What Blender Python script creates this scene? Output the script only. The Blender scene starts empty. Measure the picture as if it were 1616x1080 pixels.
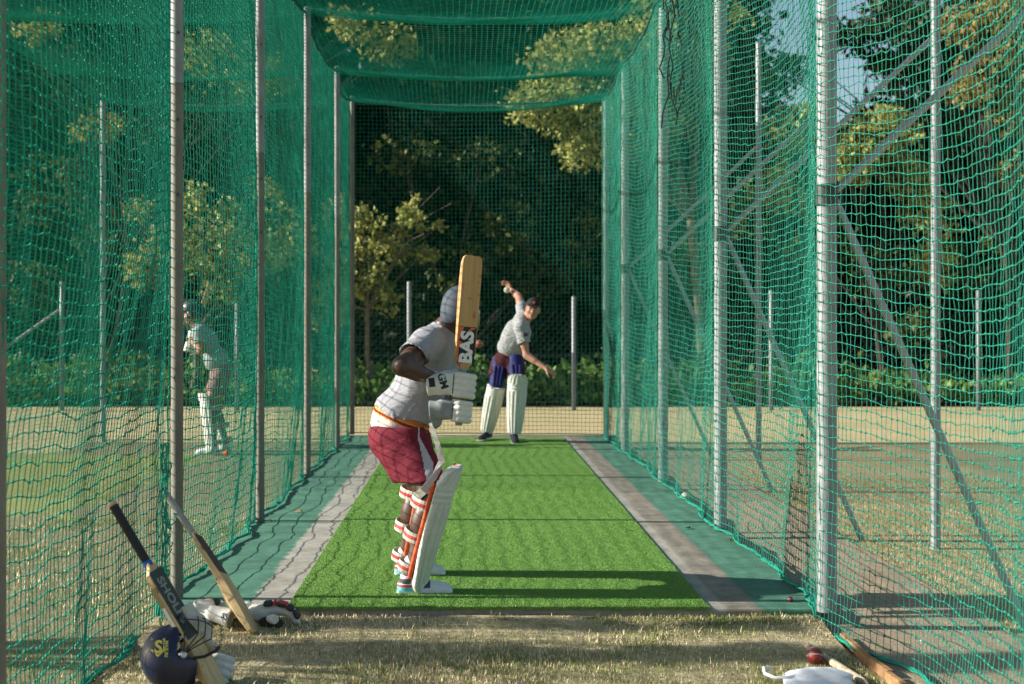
import bpy, bmesh, math, random
import numpy as np
from mathutils import Vector, Matrix
from mathutils.bvhtree import BVHTree
random.seed(7)
RNG = np.random.default_rng(7)
R = math.radians
C = bpy.context.scene.collection
SC = bpy.context.scene

# ---------------------------------------------------------------- camera, sky, sun, exposure
F, HX, HY, CH = 2340.0, 738.0, 515.0, 1.35          # focal length in photo pixels, vanishing point, eye height
cam_d = bpy.data.cameras.new('camera'); cam = bpy.data.objects.new('camera', cam_d); C.objects.link(cam)
cam.location = (0, 0, CH); cam.rotation_euler = (R(90), 0, 0)
cam_d.sensor_width = 36; cam_d.lens = 36*F/1616
cam_d.shift_x = (808-HX)/1616; cam_d.shift_y = -(540-HY)/1616
cam_d.clip_start = 0.1; cam_d.clip_end = 2000
cam_d.dof.use_dof = True; cam_d.dof.focus_distance = 7.6; cam_d.dof.aperture_fstop = 4.0
SC.camera = cam
SUN_EL, SUN_AZ = R(23.5), (-1.0, 0.02)             # direction towards the sun, seen from above
w = bpy.data.worlds.new('World'); SC.world = w; w.use_nodes = True
nt = w.node_tree; bg = nt.nodes['Background']
sky = nt.nodes.new('ShaderNodeTexSky'); sky.sky_type = 'NISHITA'; sky.sun_disc = False
sky.sun_elevation = SUN_EL; sky.sun_rotation = math.atan2(SUN_AZ[0], SUN_AZ[1])
sky.air_density = 1.0; sky.dust_density = 1.5; sky.ozone_density = 1.0
nt.links.new(sky.outputs[0], bg.inputs[0]); bg.inputs[1].default_value = 0.07
sun_d = bpy.data.lights.new('sun', 'SUN'); sun_d.energy = 5.0; sun_d.angle = R(0.53); sun_d.color = (1.0, 0.95, 0.86)
sun = bpy.data.objects.new('sun', sun_d); C.objects.link(sun)
sv = Vector((SUN_AZ[0]*math.cos(SUN_EL), SUN_AZ[1]*math.cos(SUN_EL), math.sin(SUN_EL)*math.hypot(*SUN_AZ))).normalized()
sun.rotation_euler = sv.to_track_quat('Z', 'Y').to_euler()
SC.view_settings.view_transform = 'Standard'; SC.view_settings.look = 'None'
SC.view_settings.exposure = 1.18; SC.view_settings.gamma = 1.0
SC.cycles.use_denoising = True
SC.cycles.max_bounces = 6; SC.cycles.transparent_max_bounces = 8

# ---------------------------------------------------------------- helpers
def P(px, py, D):                                    # a point of the photo at a measured distance, in metres
    return Vector(((px-HX)/F*D, D, CH-(py-HY)/F*D))
def lin(h):
    h = h.lstrip('#'); v = [int(h[i:i+2], 16)/255 for i in (0, 2, 4)]
    return tuple((c/12.92 if c <= .04045 else ((c+.055)/1.055)**2.4) for c in v)
def mat(name, col, rough=.7, metal=0., var=0., vscale=20., bump=0., bscale=60., col2=None, spec=.3, island=0., trans=0., coord='Object', wr=0.):
    m = bpy.data.materials.new(name); m.use_nodes = True; n = m.node_tree.nodes; l = m.node_tree.links
    b = n['Principled BSDF']; b.inputs['Roughness'].default_value = rough; b.inputs['Metallic'].default_value = metal
    b.inputs['Specular IOR Level'].default_value = spec
    c2 = col2 or tuple(min(1, c*(1-var)) for c in col)
    tc = n.new('ShaderNodeTexCoord')
    colout = None
    if var > 0 or col2:
        tx = n.new('ShaderNodeTexNoise'); tx.inputs['Scale'].default_value = vscale; tx.inputs['Detail'].default_value = 5
        tx.inputs['Roughness'].default_value = .65
        l.new(tc.outputs[coord], tx.inputs['Vector'])
        rp = n.new('ShaderNodeValToRGB'); rp.color_ramp.elements[0].position = .35; rp.color_ramp.elements[1].position = .65
        rp.color_ramp.elements[0].color = (*c2, 1); rp.color_ramp.elements[1].color = (*col, 1)
        l.new(tx.outputs['Fac'], rp.inputs['Fac']); colout = rp.outputs['Color']
    if island > 0:
        g = n.new('ShaderNodeNewGeometry'); hs = n.new('ShaderNodeHueSaturation')
        mr = n.new('ShaderNodeMapRange'); mr.inputs['To Min'].default_value = 1-island; mr.inputs['To Max'].default_value = 1+island
        l.new(g.outputs['Random Per Island'], mr.inputs['Value']); l.new(mr.outputs[0], hs.inputs['Value'])
        mh = n.new('ShaderNodeMapRange'); mh.inputs['To Min'].default_value = .5-.035*island*2; mh.inputs['To Max'].default_value = .5+.02*island*2
        wn = n.new('ShaderNodeTexWhiteNoise'); wn.noise_dimensions = '1D'
        l.new(g.outputs['Random Per Island'], wn.inputs['W']); l.new(wn.outputs['Value'], mh.inputs['Value']); l.new(mh.outputs[0], hs.inputs['Hue'])
        if colout: l.new(colout, hs.inputs['Color'])
        else: hs.inputs['Color'].default_value = (*col, 1)
        colout = hs.outputs['Color']
    if colout: l.new(colout, b.inputs['Base Color'])
    else: b.inputs['Base Color'].default_value = (*col, 1)
    if bump > 0:
        tb = n.new('ShaderNodeTexNoise'); tb.inputs['Scale'].default_value = bscale; tb.inputs['Detail'].default_value = 4
        l.new(tc.outputs[coord], tb.inputs['Vector'])
        bp = n.new('ShaderNodeBump'); bp.inputs['Strength'].default_value = bump; bp.inputs['Distance'].default_value = .01
        l.new(tb.outputs['Fac'], bp.inputs['Height']); l.new(bp.outputs[0], b.inputs['Normal'])
    if wr > 0:                                       # soft cloth creases
        tw = n.new('ShaderNodeTexNoise'); tw.inputs['Scale'].default_value = 9; tw.inputs['Detail'].default_value = 3; tw.inputs['Distortion'].default_value = 2.2
        mw_ = n.new('ShaderNodeMapping'); mw_.inputs['Scale'].default_value = (.7, .7, 1.7); mw_.inputs['Rotation'].default_value = (.3, .5, .2)
        l.new(tc.outputs[coord], mw_.inputs[0]); l.new(mw_.outputs[0], tw.inputs['Vector'])
        b2 = n.new('ShaderNodeBump'); b2.inputs['Strength'].default_value = wr; b2.inputs['Distance'].default_value = .05; l.new(tw.outputs['Fac'], b2.inputs['Height'])
        if b.inputs['Normal'].links: l.new(b.inputs['Normal'].links[0].from_socket, b2.inputs['Normal'])
        l.new(b2.outputs[0], b.inputs['Normal'])
    if trans > 0:
        t = n.new('ShaderNodeBsdfTranslucent'); mx = n.new('ShaderNodeMixShader'); mx.inputs[0].default_value = trans
        if colout: l.new(colout, t.inputs['Color'])
        else: t.inputs['Color'].default_value = (*col, 1)
        l.new(b.outputs[0], mx.inputs[1]); l.new(t.outputs[0], mx.inputs[2]); l.new(mx.outputs[0], n['Material Output'].inputs['Surface'])
    return m
def set_props(o, label=None, cat=None, group=None, kind=None):
    if label: o['label'] = label
    if cat: o['category'] = cat
    if group: o['group'] = group
    if kind: o['kind'] = kind
    return o
def link(name, me, parent=None, mw=None):
    o = bpy.data.objects.new(name, me); C.objects.link(o)
    if mw is not None: o.matrix_world = mw
    if parent is not None:
        o.parent = parent
        if mw is None: o.matrix_parent_inverse = parent.matrix_basis.inverted() if parent.parent is None else (parent.parent.matrix_basis @ parent.matrix_parent_inverse @ parent.matrix_basis).inverted()
    return o
def thing(name, label, cat, loc=(0, 0, 0), group=None, rot=None):
    o = bpy.data.objects.new(name, None); C.objects.link(o); o.empty_display_size = .1
    o.location = loc
    if rot is not None: o.rotation_euler = rot
    return set_props(o, label, cat, group)
def mesh_np(name, V, Fq, mats, mi=None, smooth=True):
    me = bpy.data.meshes.new(name); V = np.ascontiguousarray(V, dtype=np.float32); Fq = np.ascontiguousarray(Fq, dtype=np.int32)
    n, k = Fq.shape
    me.vertices.add(len(V)); me.vertices.foreach_set('co', V.ravel())
    me.loops.add(n*k); me.loops.foreach_set('vertex_index', Fq.ravel())
    me.polygons.add(n); me.polygons.foreach_set('loop_start', np.arange(0, n*k, k, dtype=np.int32))
    me.polygons.foreach_set('loop_total', np.full(n, k, dtype=np.int32))
    for m in (mats if isinstance(mats, (list, tuple)) else [mats]): me.materials.append(m)
    if mi is not None: me.polygons.foreach_set('material_index', np.ascontiguousarray(mi, dtype=np.int32))
    me.polygons.foreach_set('use_smooth', np.full(n, smooth, dtype=bool))
    me.update(calc_edges=True); me.validate()
    return me
class MB:                                            # collects shapes, then links them as ONE mesh object
    def __init__(s): s.v = []; s.f = []; s.mi = []; s.sm = []
    def add(s, vs, fs, mi=0, smooth=False):
        o = len(s.v); s.v += [tuple(v) for v in vs]
        for f in fs: s.f.append([o+i for i in f]); s.mi.append(mi); s.sm.append(smooth)
        return s
    def box(s, c, h, M=None, mi=0):
        M = M or Matrix.Identity(3); c = Vector(c)
        vs = [c + M @ Vector((sx*h[0], sy*h[1], sz*h[2])) for sx in (-1, 1) for sy in (-1, 1) for sz in (-1, 1)]
        return s.add(vs, [(0, 1, 3, 2), (4, 6, 7, 5), (0, 4, 5, 1), (2, 3, 7, 6), (0, 2, 6, 4), (1, 5, 7, 3)], mi)
    def tube(s, pts, rad, n=8, mi=0, cap=True, smooth=True):
        pts = [Vector(p) for p in pts]; k = len(pts)
        rad = rad if isinstance(rad, (list, tuple)) else [rad]*k
        vs = []; up = None
        for i, p in enumerate(pts):
            t = (pts[min(i+1, k-1)]-pts[max(i-1, 0)]); t = t.normalized() if t.length > 1e-9 else Vector((0, 0, 1))
            if up is None: up = Vector((0, 0, 1)) if abs(t.z) < .9 else Vector((0, 1, 0))
            a = (up - t*up.dot(t)); a = a.normalized() if a.length > 1e-6 else t.orthogonal().normalized()
            up = a; b = t.cross(a)
            for q in range(n):
                th = 2*math.pi*q/n; vs.append(p + (a*math.cos(th)+b*math.sin(th))*rad[i])
        fs = [(i*n+q, i*n+(q+1) % n, (i+1)*n+(q+1) % n, (i+1)*n+q) for i in range(k-1) for q in range(n)]
        s.add(vs, fs, mi, smooth)
        if cap:
            s.add([vs[q] for q in range(n)], [list(range(n))[::-1]], mi); s.add([vs[(k-1)*n+q] for q in range(n)], [list(range(n))], mi)
        return s
    def loft(s, rings, mi=0, cap=True, smooth=True, closed=True):
        n = len(rings[0]); vs = [v for r in rings for v in r]; m = n if closed else n-1
        fs = [(i*n+q, i*n+(q+1) % n, (i+1)*n+(q+1) % n, (i+1)*n+q) for i in range(len(rings)-1) for q in range(m)]
        if cap: fs += [list(range(n))[::-1], [(len(rings)-1)*n+q for q in range(n)]]
        return s.add(vs, fs, mi, smooth)
    def ball(s, c, r, nu=14, nv=9, mi=0):
        c = Vector(c); r = r if isinstance(r, (tuple, list)) else (r, r, r)
        rings = [[c+Vector((r[0]*math.sin(math.pi*j/nv)*math.cos(2*math.pi*i/nu), r[1]*math.sin(math.pi*j/nv)*math.sin(2*math.pi*i/nu), -r[2]*math.cos(math.pi*j/nv))) for i in range(nu)] for j in range(1, nv)]
        return s.loft(rings, mi)
    def build(s, name, mats, parent=None, mw=None):
        me = bpy.data.meshes.new(name); me.from_pydata(s.v, [], s.f)
        for m in (mats if isinstance(mats, (list, tuple)) else [mats]): me.materials.append(m)
        me.polygons.foreach_set('material_index', s.mi); me.polygons.foreach_set('use_smooth', s.sm); me.update()
        return link(name, me, parent, mw)

# ---- signed-distance sculpting: smooth unions of tapered limbs, meshed with surface nets
def frame(x=None, z=None):                           # 3x3 with given x axis / z axis
    z = Vector(z).normalized(); x = Vector(x); x = (x - z*x.dot(z)).normalized(); y = z.cross(x)
    return Matrix((x, y, z)).transposed()
def rc(a, b, r1, r2, k=.02, capb=False, op='u', capa=False): return dict(t='rc', a=np.array(a, float), b=np.array(b, float), r1=r1, r2=r2, k=k, capb=capb, capa=capa, op=op)
def el(c, r, M=None, k=.02, op='u'): return dict(t='el', c=np.array(c, float), r=np.array(r, float), M=np.array(M) if M is not None else np.eye(3), k=k, op=op)
def bx(c, h, M=None, rd=.01, k=.01, op='u'): return dict(t='bx', c=np.array(c, float), r=np.array(h, float), M=np.array(M) if M is not None else np.eye(3), rd=rd, k=k, op=op)
def cut(p, n): return dict(t='cut', p=np.array(p, float), n=np.array(Vector(n).normalized(), float), op='cut')
def bounds(q):
    if q['t'] == 'rc':
        r = max(q['r1'], q['r2']); return np.minimum(q['a'], q['b'])-r, np.maximum(q['a'], q['b'])+r
    e = np.abs(q['M']) @ q['r']; return q['c']-e, q['c']+e
def pd(q, X, Y, Z):
    if q['t'] == 'rc':
        a, b = q['a'], q['b']; ba = b-a; L2 = float(ba@ba)+1e-12
        px, py, pz = X-a[0], Y-a[1], Z-a[2]
        t = (px*ba[0]+py*ba[1]+pz*ba[2])/L2; tc = np.clip(t, 0, 1)
        d = np.sqrt((px-tc*ba[0])**2+(py-tc*ba[1])**2+(pz-tc*ba[2])**2) - (q['r1']+(q['r2']-q['r1'])*tc)
        L = math.sqrt(L2)
        if q['capb']: d = np.maximum(d, (t-1)*L)
        if q['capa']: d = np.maximum(d, -t*L)
        return d
    c, r, M = q['c'], q['r'], q['M']
    px, py, pz = X-c[0], Y-c[1], Z-c[2]
    lx = px*M[0, 0]+py*M[1, 0]+pz*M[2, 0]; ly = px*M[0, 1]+py*M[1, 1]+pz*M[2, 1]; lz = px*M[0, 2]+py*M[1, 2]+pz*M[2, 2]
    if q['t'] == 'el':
        k0 = np.sqrt((lx/r[0])**2+(ly/r[1])**2+(lz/r[2])**2); k1 = np.sqrt((lx/r[0]**2)**2+(ly/r[1]**2)**2+(lz/r[2]**2)**2)
        return k0*(k0-1)/np.maximum(k1, 1e-6)
    rd = q['rd']; qx, qy, qz = np.abs(lx)-r[0]+rd, np.abs(ly)-r[1]+rd, np.abs(lz)-r[2]+rd
    return np.sqrt(np.maximum(qx, 0)**2+np.maximum(qy, 0)**2+np.maximum(qz, 0)**2)+np.minimum(np.maximum(qx, np.maximum(qy, qz)), 0)-rd
def wob(X, Y, Z, f, seed, n=7):
    g = np.random.default_rng(seed); o = 0
    for i in range(n):
        v = g.normal(size=3); v *= f*g.uniform(.5, 1.6)/np.linalg.norm(v); o = o+np.sin(X*v[0]+Y*v[1]+Z*v[2]+g.uniform(0, 6.28))
    return o/n*1.4
def sdf_mesh(name, prims, h, mats, matf=None, disp=None, pad=.02):
    us = [q for q in prims if q['op'] == 'u']
    lo = np.min([bounds(q)[0] for q in us], axis=0)-pad-2*h; hi = np.max([bounds(q)[1] for q in us], axis=0)+pad+2*h
    n = np.ceil((hi-lo)/h).astype(int)+1
    d = np.full(tuple(n), .5, np.float32); ax = [lo[i]+h*np.arange(n[i], dtype=np.float32) for i in range(3)]
    for q in prims:
        if q['op'] == 'cut':
            p, nn = q['p'], q['n']
            np.maximum(d, ((ax[0]-p[0])*nn[0])[:, None, None]+((ax[1]-p[1])*nn[1])[None, :, None]+((ax[2]-p[2])*nn[2])[None, None, :], out=d); continue
        a, b = bounds(q); m = q['k']*1.5+3*h+.01
        i0 = np.clip(np.floor((a-m-lo)/h).astype(int), 0, n); i1 = np.clip(np.ceil((b+m-lo)/h).astype(int)+1, 0, n)
        if np.any(i1 <= i0): continue
        sl = tuple(slice(i0[i], i1[i]) for i in range(3))
        X, Y, Z = np.meshgrid(ax[0][sl[0]], ax[1][sl[1]], ax[2][sl[2]], indexing='ij')
        e = pd(q, X, Y, Z); c = d[sl]; k = q['k']
        if q['op'] == 'u':
            hh = np.maximum(k-np.abs(c-e), 0)/max(k, 1e-6); d[sl] = np.minimum(c, e)-hh*hh*k*.25
        else:
            e = -e; hh = np.maximum(k-np.abs(c-e), 0)/max(k, 1e-6); d[sl] = np.maximum(c, e)+hh*hh*k*.25
    if disp is not None:
        ii = np.nonzero(np.abs(d) < .04); d[ii] += disp(ax[0][ii[0]], ax[1][ii[1]], ax[2][ii[2]]).astype(np.float32)
    d[0] = d[-1] = .5; d[:, 0] = d[:, -1] = .5; d[:, :, 0] = d[:, :, -1] = .5
    s = d < 0; cnt = np.zeros(tuple(n-1), np.int8)
    off = [(x, y, z) for x in (0, 1) for y in (0, 1) for z in (0, 1)]
    for x, y, z in off: cnt += s[x:n[0]-1+x, y:n[1]-1+y, z:n[2]-1+z]
    act = np.nonzero((cnt > 0) & (cnt < 8)); N = len(act[0]); idx = np.full(tuple(n-1), -1, np.int32); idx[act] = np.arange(N)
    cd = np.stack([d[act[0]+x, act[1]+y, act[2]+z] for x, y, z in off], 1); acc = np.zeros((N, 3)); wn = np.zeros(N)
    for i in range(8):
        for j in range(i+1, 8):
            oi, oj = np.array(off[i]), np.array(off[j])
            if np.abs(oi-oj).sum() != 1: continue
            mk = (cd[:, i] < 0) != (cd[:, j] < 0); t = cd[mk, i]/(cd[mk, i]-cd[mk, j])
            acc[mk] += oi+t[:, None]*(oj-oi); wn[mk] += 1
    V = (np.stack(act, 1)+acc/wn[:, None])*h+lo
    Q = []
    for a in range(3):
        b, c = (a+1) % 3, (a+2) % 3
        s0 = np.take(s, range(0, n[a]-1), a); s1 = np.take(s, range(1, n[a]), a)
        e = list(np.nonzero(s0 != s1)); ok = (e[b] > 0) & (e[c] > 0) & (e[b] < n[b]-1) & (e[c] < n[c]-1); e = [x[ok] for x in e]
        fl = s0[tuple(e)]
        def cell(db, dc):
            t = [x.copy() for x in e]; t[b] += db; t[c] += dc; return idx[tuple(t)]
        q = np.stack([cell(-1, -1), cell(0, -1), cell(0, 0), cell(-1, 0)], 1); q[~fl] = q[~fl][:, ::-1]; Q.append(q)
    Q = np.concatenate(Q); Q = Q[(Q >= 0).all(1)]
    mi = None
    if matf is not None: cc = V[Q].mean(1); mi = matf(cc[:, 0], cc[:, 1], cc[:, 2])
    return mesh_np(name, V, Q, mats, mi)
def sculpt(name, prims, h, mats, parent=None, mw=None, **kw): return link(name, sdf_mesh(name, prims, h, mats, **kw), parent, mw)
def text_mesh(txt, size, depth=.0008, align='CENTER', bold=0., shear=0.):
    cu = bpy.data.curves.new('txt', 'FONT'); cu.body = txt; cu.size = size; cu.align_x = align; cu.align_y = 'CENTER'; cu.extrude = depth; cu.resolution_u = 3; cu.offset = bold; cu.shear = shear
    o = bpy.data.objects.new('txt', cu); C.objects.link(o); bpy.context.view_layer.update()
    me = bpy.data.meshes.new_from_object(o.evaluated_get(bpy.context.evaluated_depsgraph_get())); bpy.data.objects.remove(o); return me
def place_text(name, txt, size, m, M, parent, depth=.0008, bold=0., shear=0.):
    me = text_mesh(txt, size, depth, bold=bold, shear=shear); me.materials.clear(); me.materials.append(m)
    return link(name, me, parent, M)
def decal(name, me, target, M, m, parent, off=.0012):  # lays a flat mesh on a curved surface, along -Z of M
    bvh = BVHTree.FromPolygons([target.matrix_world @ v.co for v in target.data.vertices], [p.vertices for p in target.data.polygons])
    Mi = M.inverted(); nz = (M.to_3x3() @ Vector((0, 0, 1))).normalized()
    for v in me.vertices:
        wv = M @ Vector((v.co.x, v.co.y, 0)); hit = bvh.ray_cast(wv+nz*.25, -nz)
        if hit[0] is not None: v.co = Mi @ (hit[0]+nz*(off+max(0, v.co.z)))
    me.materials.clear(); me.materials.append(m); o = link(name, me, None, M); bpy.context.view_layer.update()
    o.parent = parent; o.matrix_parent_inverse = parent.matrix_world.inverted(); return o
def flat(pts, name='patch', sub=0):                    # flat polygon in local xy, cut fine enough to follow a curved surface
    bm = bmesh.new(); bm.faces.new([bm.verts.new((x, y, 0)) for x, y in pts])
    if sub: bmesh.ops.triangulate(bm, faces=bm.faces[:]); bmesh.ops.subdivide_edges(bm, edges=bm.edges[:], cuts=sub, use_grid_fill=True)
    me = bpy.data.meshes.new(name); bm.to_mesh(me); bm.free(); return me
# ---------------------------------------------------------------- materials of the place
def region_mat(name, bands, nz=.03, nscale=6., grain=.42, rough=.85, bump=.4, bscale=120., back=None):
    # colour bands across object X with a ragged edge: [(x_from, colour), ...]
    m = bpy.data.materials.new(name); m.use_nodes = True; n = m.node_tree.nodes; l = m.node_tree.links
    b = n['Principled BSDF']; b.inputs['Roughness'].default_value = rough; b.inputs['Specular IOR Level'].default_value = .2
    tc = n.new('ShaderNodeTexCoord'); sx = n.new('ShaderNodeSeparateXYZ'); l.new(tc.outputs['Object'], sx.inputs[0])
    nzn = n.new('ShaderNodeTexNoise'); nzn.inputs['Scale'].default_value = nscale; nzn.inputs['Detail'].default_value = 6; nzn.inputs['Roughness'].default_value = .7
    l.new(tc.outputs['Object'], nzn.inputs['Vector'])
    ma = n.new('ShaderNodeMath'); ma.operation = 'MULTIPLY_ADD'; ma.inputs[1].default_value = nz*2
    l.new(nzn.outputs['Fac'], ma.inputs[0])
    s2 = n.new('ShaderNodeMath'); s2.operation = 'SUBTRACT'; s2.inputs[1].default_value = nz; l.new(sx.outputs['X'], s2.inputs[0]); l.new(s2.outputs[0], ma.inputs[2])
    prev = None
    for i, (x0, c) in enumerate(bands):
        if prev is None: prev = (*c, 1); continue
        g = n.new('ShaderNodeMapRange'); g.inputs['From Min'].default_value = x0-.012; g.inputs['From Max'].default_value = x0+.012; l.new(ma.outputs[0], g.inputs['Value'])
        mx = n.new('ShaderNodeMix'); mx.data_type = 'RGBA'; l.new(g.outputs[0], mx.inputs['Factor'])
        if isinstance(prev, tuple): mx.inputs['A'].default_value = prev
        else: l.new(prev, mx.inputs['A'])
        mx.inputs['B'].default_value = (*c, 1); prev = mx.outputs['Result']
    g1 = n.new('ShaderNodeTexNoise'); g1.inputs['Scale'].default_value = 4.5; g1.inputs['Detail'].default_value = 9; g1.inputs['Roughness'].default_value = .75
    l.new(tc.outputs['Object'], g1.inputs['Vector'])
    mr = n.new('ShaderNodeMapRange'); mr.inputs['From Min'].default_value = .3; mr.inputs['From Max'].default_value = .7; mr.inputs['To Min'].default_value = 1-grain; mr.inputs['To Max'].default_value = 1+grain
    l.new(g1.outputs['Fac'], mr.inputs['Value'])
    vm = n.new('ShaderNodeVectorMath'); vm.operation = 'SCALE'; l.new(prev, vm.inputs[0]); l.new(mr.outputs[0], vm.inputs['Scale']); l.new(vm.outputs[0], b.inputs['Base Color'])
    tb = n.new('ShaderNodeTexNoise'); tb.inputs['Scale'].default_value = bscale; l.new(tc.outputs['Object'], tb.inputs['Vector'])
    bp = n.new('ShaderNodeBump'); bp.inputs['Strength'].default_value = bump; bp.inputs['Distance'].default_value = .006; l.new(tb.outputs['Fac'], bp.inputs['Height']); l.new(bp.outputs[0], b.inputs['Normal'])
    return m
GREENP = (.066, .170, .118)
M_slab = region_mat('painted_concrete', [(-9, GREENP), (-1.06, (.295, .28, .24)), (1.235, (.20, .178, .145)), (1.40, GREENP)], nz=.065, nscale=9.)
M_galv = mat('galvanised_steel', (.31, .33, .335), .6, .25, .25, 8, .15, 40)
M_beige = mat('weathered_steel', (.19, .185, .155), .65, .1, .25, 6, .2, 30)
M_grey = mat('dull_grey_steel', (.25, .26, .26), .6, .15, .25, 8)
M_dark_steel = mat('dark_steel', (.07, .075, .075), .5, .5, .2, 15)
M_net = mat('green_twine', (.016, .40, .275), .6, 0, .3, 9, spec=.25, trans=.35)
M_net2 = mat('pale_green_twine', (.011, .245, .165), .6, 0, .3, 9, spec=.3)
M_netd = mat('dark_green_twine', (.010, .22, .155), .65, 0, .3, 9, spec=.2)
M_rope = mat('dark_rope', (.012, .09, .07), .8, 0, .4, 30)
M_wire = mat('steel_wire', (.30, .31, .30), .5, .6)
def ground_mat(name, c1, c2, c3, s1=.6, s2=7., bump=.8):
    m = bpy.data.materials.new(name); m.use_nodes = True; n = m.node_tree.nodes; l = m.node_tree.links
    b = n['Principled BSDF']; b.inputs['Roughness'].default_value = .95; b.inputs['Specular IOR Level'].default_value = .1
    tc = n.new('ShaderNodeTexCoord')
    def noise(s, d=8, r=.7):
        t = n.new('ShaderNodeTexNoise'); t.inputs['Scale'].default_value = s; t.inputs['Detail'].default_value = d; t.inputs['Roughness'].default_value = r; l.new(tc.outputs['Object'], t.inputs['Vector']); return t.outputs['Fac']
    def mix(f, a, c, lo, hi):
        g = n.new('ShaderNodeMapRange'); g.inputs['From Min'].default_value = lo; g.inputs['From Max'].default_value = hi; l.new(f, g.inputs['Value'])
        x = n.new('ShaderNodeMix'); x.data_type = 'RGBA'; l.new(g.outputs[0], x.inputs['Factor'])
        for k, v in (('A', a), ('B', c)):
            if isinstance(v, tuple): x.inputs[k].default_value = (*v, 1)
            else: l.new(v, x.inputs[k])
        return x.outputs['Result']
    a = mix(noise(s1), c1, c2, .42, .6); a = mix(noise(s2), a, c3, .5, .75)
    hv = n.new('ShaderNodeMapRange'); hv.inputs['From Min'].default_value = .3; hv.inputs['From Max'].default_value = .7; hv.inputs['To Min'].default_value = .6; hv.inputs['To Max'].default_value = 1.35; l.new(noise(55, 5), hv.inputs['Value'])
    vm = n.new('ShaderNodeVectorMath'); vm.operation = 'SCALE'; l.new(a, vm.inputs[0]); l.new(hv.outputs[0], vm.inputs['Scale']); l.new(vm.outputs[0], b.inputs['Base Color'])
    bp = n.new('ShaderNodeBump'); bp.inputs['Strength'].default_value = bump; bp.inputs['Distance'].default_value = .02; l.new(noise(70, 4), bp.inputs['Height']); l.new(bp.outputs[0], b.inputs['Normal'])
    return m
M_ground = ground_mat('dry_lawn', (.46, .375, .215), (.39, .335, .18), (.29, .28, .12))
M_front = ground_mat('worn_turf', (.46, .385, .24), (.34, .30, .17), (.14, .115, .065), 1.4, 9.)
M_dirt = ground_mat('bare_earth', (.38, .30, .21), (.33, .265, .18), (.26, .21, .14), 1.2, 14., .6)
M_lane2 = ground_mat('worn_practice_strip', (.20, .19, .11), (.24, .21, .13), (.15, .16, .07), .9, 8.)
M_green2 = ground_mat('watered_grass', (.22, .25, .085), (.25, .26, .11), (.17, .21, .07), .8, 6.)
GZ = -.08
def front_z(y): return GZ+.05*np.clip((y-6.35)/.6, 0, 1)**2
def sheet(name, x0, x1, y0, y1, z, m, nx=2, ny=2, amp=0., zf=None):
    xs, ys = np.linspace(x0, x1, nx), np.linspace(y0, y1, ny); X, Y = np.meshgrid(xs, ys, indexing='ij'); Z = np.full_like(X, z) if zf is None else zf(Y)
    if amp: Z = Z+amp*wob(X, Y, 0*X, 5., 3)+amp*.5*wob(X, Y, 0*X, 17., 4)
    V = np.stack([X, Y, Z], 2).reshape(-1, 3); i = np.arange(nx*ny).reshape(nx, ny)
    Q = np.stack([i[:-1, :-1], i[1:, :-1], i[1:, 1:], i[:-1, 1:]], 2).reshape(-1, 4)
    return set_props(link(name, mesh_np(name, V, Q, m)), kind='structure')
sheet('ground', -160, 160, -30, 320, GZ-.012, M_ground)
sheet('front_lawn', -1.5, 1.66, 3.2, 7.075, GZ, M_front, 60, 70, .010, front_z)
sheet('dirt_path', 1.70, 2.54, 3.2, 18.0, GZ+.004, M_dirt, 16, 200, .006)
sheet('practice_lane_ground', -4.6, -1.52, 3.2, 18.3, GZ+.004, M_lane2, 40, 160, .008)
gs = sheet('practice_lane_grass', -7.5, -2.6, 10.2, 17.0, GZ+.018, M_green2, 90, 120)
for v in gs.data.vertices:
    a = max(abs(v.co.x+4.9)/2.2, abs(v.co.y-13.7)/3.0)+.10*wob(v.co.x, v.co.y, 0, 4., 61)+.06*wob(v.co.x, v.co.y, 0, 15., 62)+RNG.normal(0, .02); v.co.z -= .05*min(1, max(0, (a-.85)/.2))
# slab, with its rough front edge
mb = MB(); mb.box((.11, 12.66, -.075), (1.61, 5.58, .075)); slab = set_props(mb.build('pitch_slab', M_slab), kind='structure')
bv = slab.modifiers.new('bevel', 'BEVEL'); bv.width = .012; bv.segments = 2
mb = MB(); mb.box((.11, 18.34, -.05), (1.75, .09, .045)); set_props(mb.build('end_kerb', mat('pale_concrete', (.45, .38, .32), .85, 0, .3, 6, .3)), kind='structure')
# expansion joints cut as thin dark seams across the slab
mb = MB()
for y in (10.2, 13.2, 16.2):
    mb.box((-1.18, y, .0015), (.30, .004, .0013)); mb.box((1.43, y, .0015), (.28, .004, .0013))
set_props(mb.build('slab_joint', mat('joint_dirt', (.05, .05, .045), .9)), kind='structure')
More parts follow.
